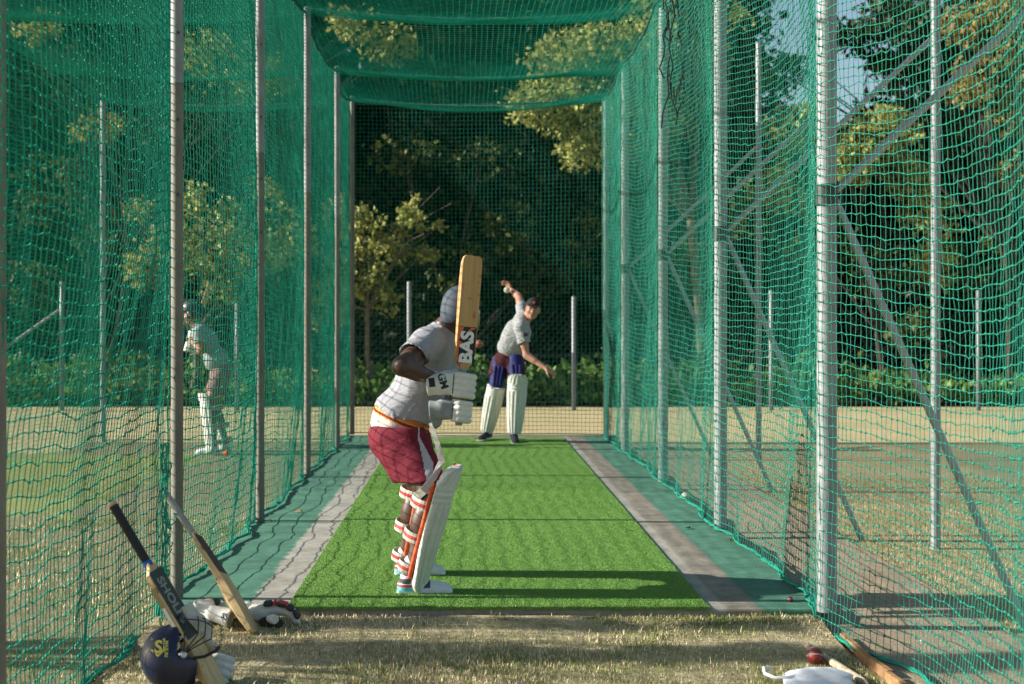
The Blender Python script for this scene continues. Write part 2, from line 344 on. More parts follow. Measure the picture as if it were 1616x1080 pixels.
# synthetic mat
M_turf = ground_mat('synthetic_turf', (.125, .255, .053), (.14, .275, .059), (.11, .23, .047), .8, 30., .9)
M_turfb = mat('turf_pile', (.155, .30, .066), .75, island=.14, spec=.15, vscale=1.1, col2=(.12, .25, .052))
mb = MB(); mb.box((.145, 12.48, .006), (1.005, 5.42, .006)); set_props(mb.build('batting_mat', M_turf), kind='structure')
mb = MB(); mb.box((.145, 17.55, .0135), (1.0, .012, .0012)); set_props(mb.build('crease_line', mat('faded_white_paint', (.5, .55, .42), .8, 0, .4, 40)), kind='structure')
def blades(name, n, xf, yf, zf, hmin, hmax, wd, lean, mats, mif, curl=.5):
    x, y = xf(n), yf(n); n = len(x); z = zf(x, y); h = RNG.uniform(hmin, hmax, n); az = RNG.uniform(0, 2*math.pi, n); ln = np.abs(RNG.normal(0, lean, n)).clip(0, 1.5)
    dx, dy = np.cos(az), np.sin(az); sx, sy = -dy, dx; w0 = wd*RNG.uniform(.6, 1.4, n)
    b = np.stack([x, y, z], 1); sd = np.stack([sx, sy, 0*x], 1)*w0[:, None]
    m1 = b+np.stack([dx*np.sin(ln*.6)*h*.55, dy*np.sin(ln*.6)*h*.55, np.cos(ln*.6)*h*.55], 1)
    tp = m1+np.stack([dx*np.sin(ln*1.3)*h*.5, dy*np.sin(ln*1.3)*h*.5, np.cos(ln*1.3)*h*.5], 1)
    V = np.stack([b-sd, b+sd, m1+sd*.7, m1-sd*.7, tp], 1).reshape(-1, 3); o = np.arange(n)*5
    Q = np.concatenate([np.stack([o, o+1, o+2], 1), np.stack([o, o+2, o+3], 1), np.stack([o+3, o+2, o+4], 1)])
    mi = mif(x, y); me = mesh_np(name, V, Q, mats, np.concatenate([mi, mi, mi]), smooth=False)
    return set_props(link(name, me), kind='stuff')
turf = blades('mat_pile', 100000, lambda n: RNG.uniform(-.862, 1.152, n), lambda n: 7.06+5.6*RNG.uniform(0, 1, n)**1.6, lambda x, y: 0*x+.0115, .005, .0095, .0011, .55, [M_turfb, mat('turf_straw', (.34, .34, .15), .8, island=.3)], lambda x, y: (RNG.uniform(size=len(x)) < .025).astype(int))
set_props(turf, 'short bright green pile of the synthetic batting mat', 'turf')
M_straw = mat('straw_blades', (.66, .57, .36), .8, island=.55, spec=.1); M_gblade = mat('green_blades', (.20, .26, .065), .7, island=.4, spec=.15, trans=.2); M_brown = mat('brown_blades', (.20, .14, .07), .85, island=.4, spec=.1)
def mixf(gmin):
    def f(x, y):
        p = wob(x, y, 0*x, 3.2, 11)+wob(x, y, 0*x, 9., 12)*.5; u = RNG.uniform(size=len(x)); return np.where(u < np.clip(gmin+p*.45, .03, .85), 1, np.where(u > .88, 2, 0))
    return f
def thin(x, y, f, s, th):                            # leave bare patches
    return (wob(x, y, 0*x, f, s)+RNG.normal(0, .28, len(x))) > th
def front_xy(n):
    x = RNG.uniform(-1.5, 1.66, n); y = RNG.uniform(5.3, 7.065, n); k = thin(x, y, 4.5, 21, -.30); return x[k], y[k]
_fx, _fy = front_xy(120000)
g = blades('lawn_grass', 0, lambda n: _fx, lambda n: _fy, lambda x, y: front_z(y)-.004, .007, .026, .0016, 1.05, [M_straw, M_gblade, M_brown], mixf(.34)); set_props(g, 'short dry straw coloured grass in front of the mat', 'grass')
_k = np.concatenate([np.stack([RNG.normal(cx, .05, 26), RNG.normal(cy, .04, 26)], 1) for cx, cy in zip(RNG.uniform(-1.3, 1.6, 190), RNG.uniform(5.5, 7.03, 190))])
g = blades('grass_tuft', 0, lambda n: _k[:, 0], lambda n: _k[:, 1], lambda x, y: front_z(y)-.004, .018, .048, .0017, .7, [M_straw, M_gblade, M_brown], mixf(.5)); set_props(g, 'longer tufts of green and straw grass in front of the mat', 'grass')
_a = RNG.uniform(0, 1, 70000); _rx = 2.5+6.*_a**1.3; _ry = RNG.uniform(6.2, 14, 70000); k = _rx < _ry*.385; _rx, _ry = _rx[k], _ry[k]
g = blades('side_grass', 0, lambda n: _rx, lambda n: _ry, lambda x, y: 0*x+GZ-.012, .010, .028, .0020, 1.1, [mat('dull_straw_blades', (.44, .37, .22), .85, island=.3, spec=.05), M_gblade, M_brown], mixf(.36)); set_props(g, 'patchy dry grass beside the right hand net', 'grass')
_lx = RNG.uniform(-3.2, -1.47, 40000); _ly = RNG.uniform(5.2, 11, 40000); k = (_lx > -_ly*.32) & thin(_lx, _ly, 3., 31, -.1); _lx, _ly = _lx[k], _ly[k]
g = blades('lane_grass', 0, lambda n: _lx, lambda n: _ly, lambda x, y: 0*x+GZ, .012, .035, .0018, .9, [M_straw, M_gblade, M_brown], mixf(.36)); set_props(g, 'sparse worn grass of the neighbouring lane on the left', 'grass')

# ---------------------------------------------------------------- cage posts
XL, XR, ZT = -1.44, 1.70, 4.15
DL = [4.57, 7.35, 10.29, 13.33, 16.37, 18.5]; DR = [7.02, 9.97, 12.9, 16.0, 18.2]
def cyl_post(name, label, x, y, z0, z1, r, m, group, joint=None, m2=None):
    t = thing(name, label, 'post', (x, y, z0), group)
    j = joint or z1
    mb = MB(); mb.tube([(x, y, z0), (x, y, j)], r, 18); mb.build('lower_tube' if joint else 'tube', m, t)
    if joint:
        mb = MB(); mb.tube([(x, y, j+.002), (x, y, z1)], r*1.05, 18); mb.build('upper_tube', m2, t)
        for z in (j-.55, j-.18, j+.25, j+.75):
            if z < z1-.1:
                mb = MB(); mb.tube([(x+r*.35, y-r*.98, z), (x+r*.37, y-r*1.12, z)], .008, 8); mb.build('bolt', M_dark_steel, t)
    mb = MB(); mb.tube([(x, y, z1), (x, y, z1+.012), (x, y, z1+.02)], [r*1.12, r*1.12, r*.7], 18); mb.build('cap', m2 or m, t)
    return t
lab_l = ['weathered steel post at the very left edge beside the green net', 'two-tone steel post of the left net, rising behind the two leaning bats', 'second slim two-tone post along the left net, beyond the leaning bats', 'third slim post along the left net, just left of the batter', 'fourth slim post along the left net, near its far corner', 'steel corner post where left net meets the back net']
for i, y in enumerate(DL): cyl_post('net_post', lab_l[i], XL, y, GZ-.02 if y < 7.2 else 0, 4.2, .018 if i == 0 else .030, M_beige, 'posts along the left net', 2.55 if 0 < i < 5 else None, M_grey)
lab_r = ['thick galvanised post of the right net at the near slab corner', 'second thick galvanised post of the right net, counted from the near slab corner', 'third galvanised post of the right net, right of the bowler', 'fourth galvanised post of the right net, next to the far corner', 'galvanised corner post where right net meets the back net']
M_brace = mat('brace_steel', (.36, .38, .38), .5, .4, .2, 10)
for i, y in enumerate(DR):
    r = .047 if i == 0 else .043 if i < 4 else .035
    t = cyl_post('braced_post', lab_r[i], XR, y, 0, 4.1, r, M_galv, 'posts along the right net')
    if i < 4:
        mb = MB(); mb.tube([(XR+.03, y, 1.97), (2.66, y+.02, GZ-.02)], .019, 10); mb.build('brace', M_brace, t)
        mb = MB(); mb.tube([(XR+.03, y, 1.98), (3.12, y+.02, 3.28)], .019, 10); mb.build('brace', M_brace, t)
        mb = MB(); mb.tube([(XR, y, 1.92), (XR, y, 2.02)], r+.006, 18); mb.box((XR+r+.012, y, 1.97), (.018, .006, .04)); mb.build('clamp', M_dark_steel, t)
lab_s = ['tall pale support pole standing on dry grass beyond the near right post', 'tall pale support pole outside the right net, hidden partly by the near post', 'tall pale support pole outside the right net, furthest from the camera']
for i, y in enumerate((9.6, 12.9, 16.0)): cyl_post('support_pole', lab_s[i], 3.03 if i == 0 else 3.14, y, GZ-.02, 4.4, .031, M_galv, 'support poles outside the right net')
XLL = -4.5
lab_n = ['slim grey post at the far corner of the neighbouring lane', 'slim grey post along the outer net of the neighbouring lane']
for i, y in enumerate((18.3,)): cyl_post('lane_post', lab_n[i], XLL, y, GZ-.02, 4.2, .035, M_galv, None)

# ---------------------------------------------------------------- nets, every strand a real tube
def strands(Pn, rad, offs):                          # Pn (k strands, n nodes, 3): three-sided tubes
    k, n, _ = Pn.shape; rad = np.broadcast_to(np.asarray(rad), (k, n))
    V = np.stack([Pn+rad[..., None]*np.array(o) for o in offs], 2)
    i = np.arange(k*n*3).reshape(k, n, 3); Q = []
    for a in range(3):
        b = (a+1) % 3; Q.append(np.stack([i[:, :-1, a], i[:, :-1, b], i[:, 1:, b], i[:, 1:, a]], 2).reshape(-1, 4))
    return V.reshape(-1, 3), np.concatenate(Q)
def tri(ax):                                         # triangle of offsets perpendicular to an axis
    a = [(math.cos(t), math.sin(t)) for t in (.3, .3+2.094, .3+4.189)]
    return [(p, q, 0) if ax == 2 else (p, 0, q) if ax == 1 else (0, p, q) for p, q in a]
def net_mesh(name, Pn, axes, rv, rh, m, knot=None):
    # Pn[i, j]: i along the net, j the other way; axes = (axis of i strands, axis of j strands)
    V1, Q1 = strands(Pn, rv, tri(axes[1])); V2, Q2 = strands(np.swapaxes(Pn, 0, 1), rh, tri(axes[0]))
    V, Q = [V1, V2], [Q1, Q2+len(V1)]
    if knot is not None:
        c = Pn[knot[0]].reshape(-1, 3); s = knot[1]*RNG.uniform(.7, 1.25, len(c))[:, None]; o = len(V1)+len(V2)
        dirs = [(1, 0, 0), (0, 1, 0), (-1, 0, 0), (0, -1, 0), (0, 0, 1), (0, 0, -1)]
        V.append(np.stack([c+s*np.array(q) for q in dirs], 1).reshape(-1, 3)); b = o+np.arange(len(c))*6
        # octahedra as quads with a doubled corner are avoided: use two four-sided fans
        K = [np.stack([b+p, b+q, b+r, b+r], 1) for p, q, r in ((0, 1, 4), (1, 2, 4), (2, 3, 4), (3, 0, 4), (1, 0, 5), (2, 1, 5), (3, 2, 5), (0, 3, 5))]
        tri_q = np.concatenate(K)[:, :3]
        Q4 = np.concatenate(Q); T = np.concatenate([Q4[:, [0, 1, 2]], Q4[:, [0, 2, 3]], tri_q]); return mesh_np(name, np.concatenate(V), T, m)
    return mesh_np(name, np.concatenate(V), np.concatenate(Q), m)
def panel_u(y, Ds):
    Ds = np.array(Ds); i = np.clip(np.searchsorted(Ds, y, 'right')-1, 0, len(Ds)-2); return (y-Ds[i])/(Ds[i+1]-Ds[i]), i
def wall_nodes(X0, Ds, zt, amps, seed, sag=.10, cell=.046, zb=None, m=98, xin=.0, cg=1.0):
    ys = np.arange(Ds[0], Ds[-1]+1e-6, cell); u, pi_ = panel_u(ys, Ds); env = np.sin(np.pi*np.clip(u, 0, 1))**1.02
    A = np.array(amps)[pi_]*env; t = np.linspace(0, 1, m)[None]; t = cg*t-(cg-1)*t*t; Y = np.repeat(ys[:, None], m, 1)
    b = np.where(ys < 7.0, GZ, 0.) if zb is None else np.full_like(ys, zb); top = zt-sag*env
    Zt = b[:, None]+.015+(top-b)[:, None]*t; prof = np.sin(np.pi*(.06+.94*t))**.8*(1 if seed != 40 else 1)
    if seed == 40: prof = prof*np.where(Y < 7.2, np.clip((Zt-.75)/1.0, .0, 1), 1)
    if seed == 60: X0 = X0+np.where(Y < 7.0, .13*(1-t)**2*env[:, None], 0)
    low = (1-t)**5
    X = X0+xin+A[:, None]*prof+.020*wob(Y, Zt, 0*Y, 4., seed)*env[:, None]+.045*low*wob(Y, Zt*.3, 0*Y, 7., seed+1)+.006*wob(Y, Zt, 0*Y, 30., seed+2)
    Z = Zt-.09*env[:, None]*np.sin(np.pi*t)*(.6+.5*wob(Y*.5, Zt, 0*Y, 3., seed+3))+.014*wob(Y, Zt, 0*Y, 11., seed+4)*np.minimum(1, t*12)
    Z = Z+RNG.normal(0, .0035, Z.shape)*np.minimum(1, t*12)+.008*np.cumsum(RNG.normal(0, .35, Z.shape), 0)[:, ::1]/np.sqrt(len(ys))*env[:, None]
    Yo = Y+.010*wob(Y, Zt, 0*Y, 9., seed+5)+RNG.normal(0, .002, Y.shape)
    return np.stack([X, Yo, np.maximum(Z, b[:, None]+.008)], 2), ys
def rope_along(Pl, r, n, amp, seed, mb):
    for k in range(n):
        q = [Vector(p)+Vector((amp*wob(p[1]*1., k*3., 0, 25., seed+k), 0, amp*.6*abs(wob(p[1]*1., k*5., 0, 30., seed+9+k)))) for p in Pl]
        mb.tube(q, r, 5, cap=False)
def side_net(name, label, X0, Ds, amps, seed, near, m_, xin):
    Pn, ys = wall_nodes(X0, Ds, ZT, amps, seed, xin=xin, cg=1.34 if seed == 40 else 1.2)
    t = thing(name, label, 'net', (X0, Ds[0], 0), None)
    kn = np.nonzero(ys < near)[0]
    rv = np.where(ys < 12, .0024 if seed == 40 else .0016, .0024)[:, None]; rh = np.where(ys < 12, .0026 if seed == 40 else .0023, .0027)[None, :]
    link('mesh', net_mesh('netting', Pn, (1, 2), rv, np.broadcast_to(rh, (Pn.shape[1], Pn.shape[0])), m_, (kn, .0062)), t).name = 'netting'
    mb = MB(); rope_along(Pn[:, 0], .0055, 4, .022, seed, mb); mb.build('bottom_rope', m_, t)
    mb = MB(); mb.tube([Vector(p)+Vector((0, 0, .01)) for p in Pn[:, -1]], .013, 6, cap=False); mb.build('top_rope', M_rope, t)
    return t, Pn, ys
left_net, PL, ysL = side_net('practice_net', 'green side net on the left, between the batter and the neighbouring lane', XL, [4.0, 7.35, 10.29, 13.33, 16.37, 18.5], [.17, .16, .125, .10, .06], 40, 11, M_net, -.035)
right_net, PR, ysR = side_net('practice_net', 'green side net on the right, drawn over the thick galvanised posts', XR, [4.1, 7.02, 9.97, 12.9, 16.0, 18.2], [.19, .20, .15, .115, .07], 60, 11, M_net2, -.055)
def flat_net(name, label, A, B, z0, z1, seed, ny=None):
    n = int(round((Vector(A)-Vector(B)).length/.05))+1; m = int(round((z1-z0)/.05))+1
    s = np.linspace(0, 1, n)[:, None]; t = np.linspace(0, 1, m)[None]
    X = A[0]+(B[0]-A[0])*s+0*t; Z = z0+(z1-z0)*t+0*s; Y = A[1]+(B[1]-A[1])*s+0*t
    Y = Y+.05*np.sin(np.pi*s)*np.sin(np.pi*t)+.008*wob(X, Z, 0*X, 6., seed); Z = Z-.03*np.sin(np.pi*s)*t+.006*wob(X, Z, 0*X, 8., seed+1)
    X = X+.006*wob(X, Z, 0*X, 8., seed+2); Pn = np.stack([X, Y, Z], 2)
    tg = thing(name, label, 'net', (A[0], A[1], 0))
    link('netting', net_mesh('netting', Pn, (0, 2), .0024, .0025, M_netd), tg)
    mb = MB(); mb.tube([Vector(p) for p in Pn[:, -1]], .012, 6, cap=False); mb.build('top_rope', M_rope, tg)
    mb = MB(); mb.tube([Vector(p) for p in Pn[:, 0]], .007, 5, cap=False); mb.build('bottom_rope', M_net, tg); return tg
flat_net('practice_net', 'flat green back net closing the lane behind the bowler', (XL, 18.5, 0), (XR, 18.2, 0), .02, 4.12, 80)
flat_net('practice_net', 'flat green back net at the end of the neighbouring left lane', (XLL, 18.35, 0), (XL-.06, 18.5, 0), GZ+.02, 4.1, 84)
def roof_net(name, label, x0, x1, y0, y1, Ds, seed, wires):
    nx, ny = int((x1-x0)/.05)+1, int((y1-y0)/.05)+1
    xs = np.linspace(x0, x1, nx)[:, None]; ys = np.linspace(y0, y1, ny)[None]; u, _ = panel_u(ys[0], Ds); env = np.sin(np.pi*np.clip(u, 0, 1))**.8
    sx = np.sin(np.pi*(xs-x0)/(x1-x0)); X = xs+0*ys; Y = ys+0*xs
    Z = ZT-.02-.10*sx*(.3+.7*env[None])-.10*env[None]*(.3+.7*sx)-.03*sx+.012*wob(X, Y, 0*X, 5., seed)
    X2 = X+.012*wob(X, Y, 0*X, 6., seed+1); Y2 = Y+.014*wob(X, Y, 0*X, 6., seed+2)
    Pn = np.stack([X2, Y2, Z], 2); tg = thing(name, label, 'net', (x0, y0, ZT))
    link('netting', net_mesh('netting', Pn, (0, 1), .0026, .0026, M_net), tg)
    for y in wires:
        mb = MB(); mb.tube([(x0+(x1-x0)*s, y, ZT+.01-.09*math.sin(math.pi*s)) for s in np.linspace(0, 1, 13)], .005, 5, cap=False)
        mb.build('cross_wire', M_wire, tg)
    return tg
roof_net('roof_net', 'green roof net sagging over the batting lane', XL, XR, 7.2, 18.3, DL[1:], 90, (10.2, 13.1, 16.2, 18.3))
roof_net('roof_net', 'green roof net over the neighbouring lane on the left', XLL, XL, 10.3, 18.3, DL[1:], 95, (10.3, 13.3, 16.3, 18.3))
Pn, ys_ = wall_nodes(XLL, [12.2, 15.3, 18.3], ZT, [.1, .1], 120, zb=GZ)
tg = thing('practice_net', 'green outer side net of the neighbouring lane at far left', 'net', (XLL, 12.2, GZ)); link('netting', net_mesh('netting', Pn, (1, 2), .0024, .0026, M_net), tg)
# vertical lacing seam and torn loops in the left net beside its second post
mb = MB()
sx_ = -1.44+.02
for k in range(3): mb.tube([(sx_+.012*math.sin(z*19+k*2), 6.93+.012*math.cos(z*23+k*2), z) for z in np.arange(-.06, .82, .02)], .004, 5, cap=False)
for k in range(26):
    z = RNG.uniform(.02, .80); y = 6.9+RNG.normal(0, .05); rr = RNG.uniform(.012, .035); ph = RNG.uniform(0, 6)
    mb.tube([(sx_+.02+rr*.6*math.cos(a+ph), y+rr*math.sin(a), z+rr*math.cos(a)) for a in np.linspace(0, 4.6, 8)], .0035, 4, cap=False)
mb.build('lacing_seam', M_net, left_net)
# bunched dark end of roof netting hanging at upper right
mb = MB()
for k in range(46):
    x = 1.76+RNG.normal(0, .07); y = 12.0+RNG.normal(0, .25); L = RNG.uniform(.25, 1.1); a = RNG.uniform(0, 6)
    mb.tube([(x+.05*math.sin(a+q*3)*q+.02*math.sin(q*17+a), y+.05*math.cos(a+q*4)*q, 4.08-L*q) for q in np.linspace(0, 1, 9)], .0065, 4, cap=False)
t = thing('net_remnant', 'frayed dark netting hanging from the roof at upper right', 'netting', (1.6, 12.3, 4.1)); mb.build('frayed_strand', mat('old_dark_net', (.010, .028, .024), .9), t)

# ---------------------------------------------------------------- chain-link fence far behind
M_zinc = mat('dull_zinc', (.19, .21, .21), .55, .3, .2, 8)
fe = thing('chain_link_fence', 'low chain link fence on thin grey posts before the trees', 'fence', (0, 25.4, GZ))
fx = [(-9.9, 2.0), (-6.95, 2.1), (-3.95, 1.75), (-1.0, 2.1), (1.82, 1.85), (5.2, 1.95), (8.75, 1.95), (11.8, 1.9)]
for x, z in fx: MB().tube([(x, 25.4, GZ-.05), (x, 25.4, z), (x, 25.4, z+.02)], [.04, .04, .02], 10).build('post', M_zinc, fe)
MB().tube([(-9.3, 25.35, .0), (-7.0, 25.4, 1.62)], .03, 8).build('brace', M_zinc, fe)
mb = MB()
for x in np.arange(-11.5, 12.5, .13):
    for s in (-1, 1): mb.tube([(x-.8*s, 25.42+.004*s, GZ), (x+.8*s, 25.42+.004*s, 1.62)], .0004, 3, cap=False)
for z in (.05, .85): mb.tube([(-11.5, 25.42, z), (12.5, 25.42, z)], .002, 4, cap=False)
mb.build('wire_mesh', M_zinc, fe)
# timber edging under the right net in front
t = thing('edging_board', 'broken orange brown timber edging under the right net', 'timber', (1.7, 6.1, GZ))
y = 6.75; M_tim = mat('raw_timber', (.42, .24, .11), .8, 0, .5, 14, .6, 50)
while y > 4.9:
    L = RNG.uniform(.16, .45); MB().box((1.71+RNG.normal(0, .006), y-L/2, GZ+.012+RNG.normal(0, .004)), (.012, L/2-.006, .022), Matrix.Rotation(RNG.normal(0, .03), 3, 'Z')).build('board', M_tim, t); y -= L
# ---------------------------------------------------------------- kit builders
M_white = mat('white_leather', (.62, .62, .57), .55, 0, .12, 12, .15, 80)
M_offw = mat('off_white_canvas', (.55, .53, .46), .8, 0, .25, 18, .3, 120)
M_seam = mat('dark_seam', (.05, .05, .055), .8)
M_red = mat('red_trim', (.50, .05, .04), .6)
M_orange = mat('orange_lining', (.62, .10, .03), .75, 0, .2, 30)
M_black = mat('black_rubber', (.012, .012, .014), .55, spec=.4)
M_navy = mat('navy_shell', (.012, .016, .045), .35, spec=.5)
M_greyblue = mat('grey_blue_cloth', (.050, .068, .092), .7, 0, .15, 40, .2, 200)
M_teal = mat('teal_trim', (.10, .45, .50), .5)
M_steelbar = mat('grille_steel', (.45, .45, .45), .3, .9)
M_blackbar = mat('grille_black', (.015, .015, .017), .35, spec=.5)
M_willow = None
def wood_mat(name, c1, c2, c3):
    m = bpy.data.materials.new(name); m.use_nodes = True; n = m.node_tree.nodes; l = m.node_tree.links; b = n['Principled BSDF']; b.inputs['Roughness'].default_value = .5; b.inputs['Specular IOR Level'].default_value = .3
    tc = n.new('ShaderNodeTexCoord'); mp = n.new('ShaderNodeMapping'); mp.inputs['Scale'].default_value = (90, 60, 2.2); l.new(tc.outputs['Object'], mp.inputs[0])
    t = n.new('ShaderNodeTexNoise'); t.inputs['Scale'].default_value = 1; t.inputs['Detail'].default_value = 3; l.new(mp.outputs[0], t.inputs['Vector'])
    r = n.new('ShaderNodeValToRGB'); r.color_ramp.elements[0].position = .35; r.color_ramp.elements[0].color = (*c2, 1); r.color_ramp.elements[1].position = .62; r.color_ramp.elements[1].color = (*c1, 1); l.new(t.outputs['Fac'], r.inputs['Fac'])
    t2 = n.new('ShaderNodeTexNoise'); t2.inputs['Scale'].default_value = 16; t2.inputs['Detail'].default_value = 4; l.new(tc.outputs['Object'], t2.inputs['Vector'])
    g = n.new('ShaderNodeMapRange'); g.inputs['From Min'].default_value = .60; g.inputs['From Max'].default_value = .66; l.new(t2.outputs['Fac'], g.inputs['Value'])
    x = n.new('ShaderNodeMix'); x.data_type = 'RGBA'; l.new(g.outputs[0], x.inputs['Factor']); l.new(r.outputs[0], x.inputs['A']); x.inputs['B'].default_value = (*c3, 1); l.new(x.outputs['Result'], b.inputs['Base Color']); return m
M_willow = wood_mat('willow', (.50, .30, .115), (.41, .225, .08), (.36, .085, .045))
M_willowl = wood_mat('pale_willow', (.60, .44, .23), (.47, .32, .15), (.30, .18, .09))
def make_bat(label, toe, top, face, grip_m, wood, length=.86, ribs=True, end_m=None, ring=None, bow=.06):
    # local: z from toe to handle top, -y the hitting face
    toe, top = Vector(toe), Vector(top); z = (top-toe).normalized(); f = Vector(face); y = -(f-z*f.dot(z)).normalized(); x = y.cross(z)
    M = Matrix((x, y, z)).transposed().to_4x4(); M.translation = toe
    t = thing('cricket_bat', label, 'cricket bat'); t.matrix_world = M; bpy.context.view_layer.update()
    rings = []
    for q in (0, .006, .018, .04, .08, .15, .22, .32, .42, .50, .535, .552, .566, .58):
        if q < .04: hw = .054*math.sqrt(max(0, 1-((.04-q)/.044)**2))*.35+.054*.65; hw = .036+(.054-.036)*math.sqrt(max(0, 1-(1-q/.04)**2))
        elif q < .52: hw = .054
        else: u = (q-.52)/.06; hw = .054+(.0165-.054)*(u*u*(3-2*u))
        sw = .020+.022*math.exp(-((q-.20)/.13)**2); ed = .012+.011*math.exp(-((q-.20)/.17)**2)
        if q < .05: k = .45+.55*math.sqrt(q/.05); sw *= k; ed *= k
        if q > .52: u = (q-.52)/.06; sw = sw*(1-u)+.0165*u; ed = ed*(1-u)+.006*u
        fy = -.014+bow*max(0, .34-q)**2
        pr = [(-hw, fy+.004), (-hw*.96, fy), (-hw*.4, fy-.0012), (hw*.4, fy-.0012), (hw*.96, fy), (hw, fy+.004), (hw, fy+ed*1.6), (hw*.93, fy+ed*1.6+.004), (hw*.45, fy+ed+sw*.75), (0, fy+ed+sw), (-hw*.45, fy+ed+sw*.75), (-hw*.93, fy+ed*1.6+.004), (-hw, fy+ed*1.6)]
        rings.append([Vector((a, b, q)) for a, b in pr])
    mb = MB(); mb.loft(rings, 0, True, False); o = mb.build('blade', wood, t, M); o.parent = t; o.matrix_parent_inverse = M.inverted()
    def part(mb, name, m, par=t):
        ob = mb.build(name, m); ob.matrix_world = M; bpy.context.view_layer.update(); ob.parent = par; ob.matrix_parent_inverse = par.matrix_world.inverted(); return ob
    mb = MB(); zs = np.arange(.567, length-.012, .0055 if ribs else .02); mb.tube([(0, 0, q) for q in zs], [.0172+(.0014 if ribs and i % 2 else 0)-(0 if q > .6 else .001) for i, q in enumerate(zs)], 14); part(mb, 'grip', grip_m)
    mb = MB(); mb.tube([(0, 0, length-.016), (0, 0, length-.004), (0, 0, length)], [.0182, .0182, .012], 14); part(mb, 'handle_cap', end_m or grip_m)
    if ring: mb = MB(); mb.tube([(0, 0, .572), (0, 0, .592)], .0188, 16); part(mb, 'grip_ring', ring)
    t['_'] = 0; del t['_']
    return t, M, part
def make_helmet(name_parent, M, shell_m, bar_m, top_level=None, wires=True):
    # local: +x where the face looks, +z up, origin mid head; returns the parts under name_parent
    pr = [el((-.008, 0, .015), (.132, .108, .128), k=.01), el((-.03, 0, -.035), (.105, .104, .09), k=.03), bx((.118, 0, .028), (.055, .070, .010), frame((1, 0, -.18), (.18, 0, 1)), .009, .035),
          el((-.004, 0, .005), (.117, .094, .115), op='s', k=.004), el((-.02, 0, -.06), (.094, .090, .085), op='s', k=.01),
          bx((.10, 0, -.07), (.10, .2, .085), None, .02, .012, 's'), cut((0, 0, -.085), (.15, 0, -1))]
    sh = sculpt('helmet', pr, .0045, shell_m)
    sh.matrix_world = M; bpy.context.view_layer.update(); sh.parent = name_parent; sh.matrix_parent_inverse = name_parent.matrix_world.inverted()
    def sub(mb, name, m):
        o = mb.build(name, m); o.matrix_world = M; bpy.context.view_layer.update(); o.parent = sh; o.matrix_parent_inverse = sh.matrix_world.inverted(); return o
    mb = MB()
    for s in (-1, 1): mb.tube([(.005, s*.106, -.012), (.005, s*.118, -.012)], .016, 12)
    sub(mb, 'grille_pivot', M_steelbar) if False else None
    for s in (-1, 1):
        mb = MB(); mb.tube([(.005, s*.100, -.012), (.005, s*.117, -.012), (.005, s*.120, -.012)], [.015, .015, .009], 12); sub(mb, 'grille_bolt', M_steelbar)
        mb = MB(); mb.tube([(.0, s*.098, -.06), (.012, s*.095, -.10), (.045, s*.07, -.15), (.06, 0, -.17)], .007, 6); sub(mb, 'chin_strap', M_black)
    mb = MB()
    for zz, fr, wd in ((.000, .165, .106), (-.055, .172, .108), (-.085, .168, .107), (-.115, .158, .104)):
        mb.tube([(.005+(fr-.005)*math.sin(a)**.8 if a < math.pi else .005, wd*math.cos(a), -.012+(zz+.012)*min(1, 2.2*math.sin(a))) for a in np.linspace(.001, math.pi-.001, 21)], .0028, 6)
    for s in (-1, 1): mb.tube([(.150, s*.045, .0), (.155, s*.045, -.05), (.152, s*.045, -.085), (.14, s*.043, -.115)], .0026, 6)
    sub(mb, 'grille', bar_m)
    return sh
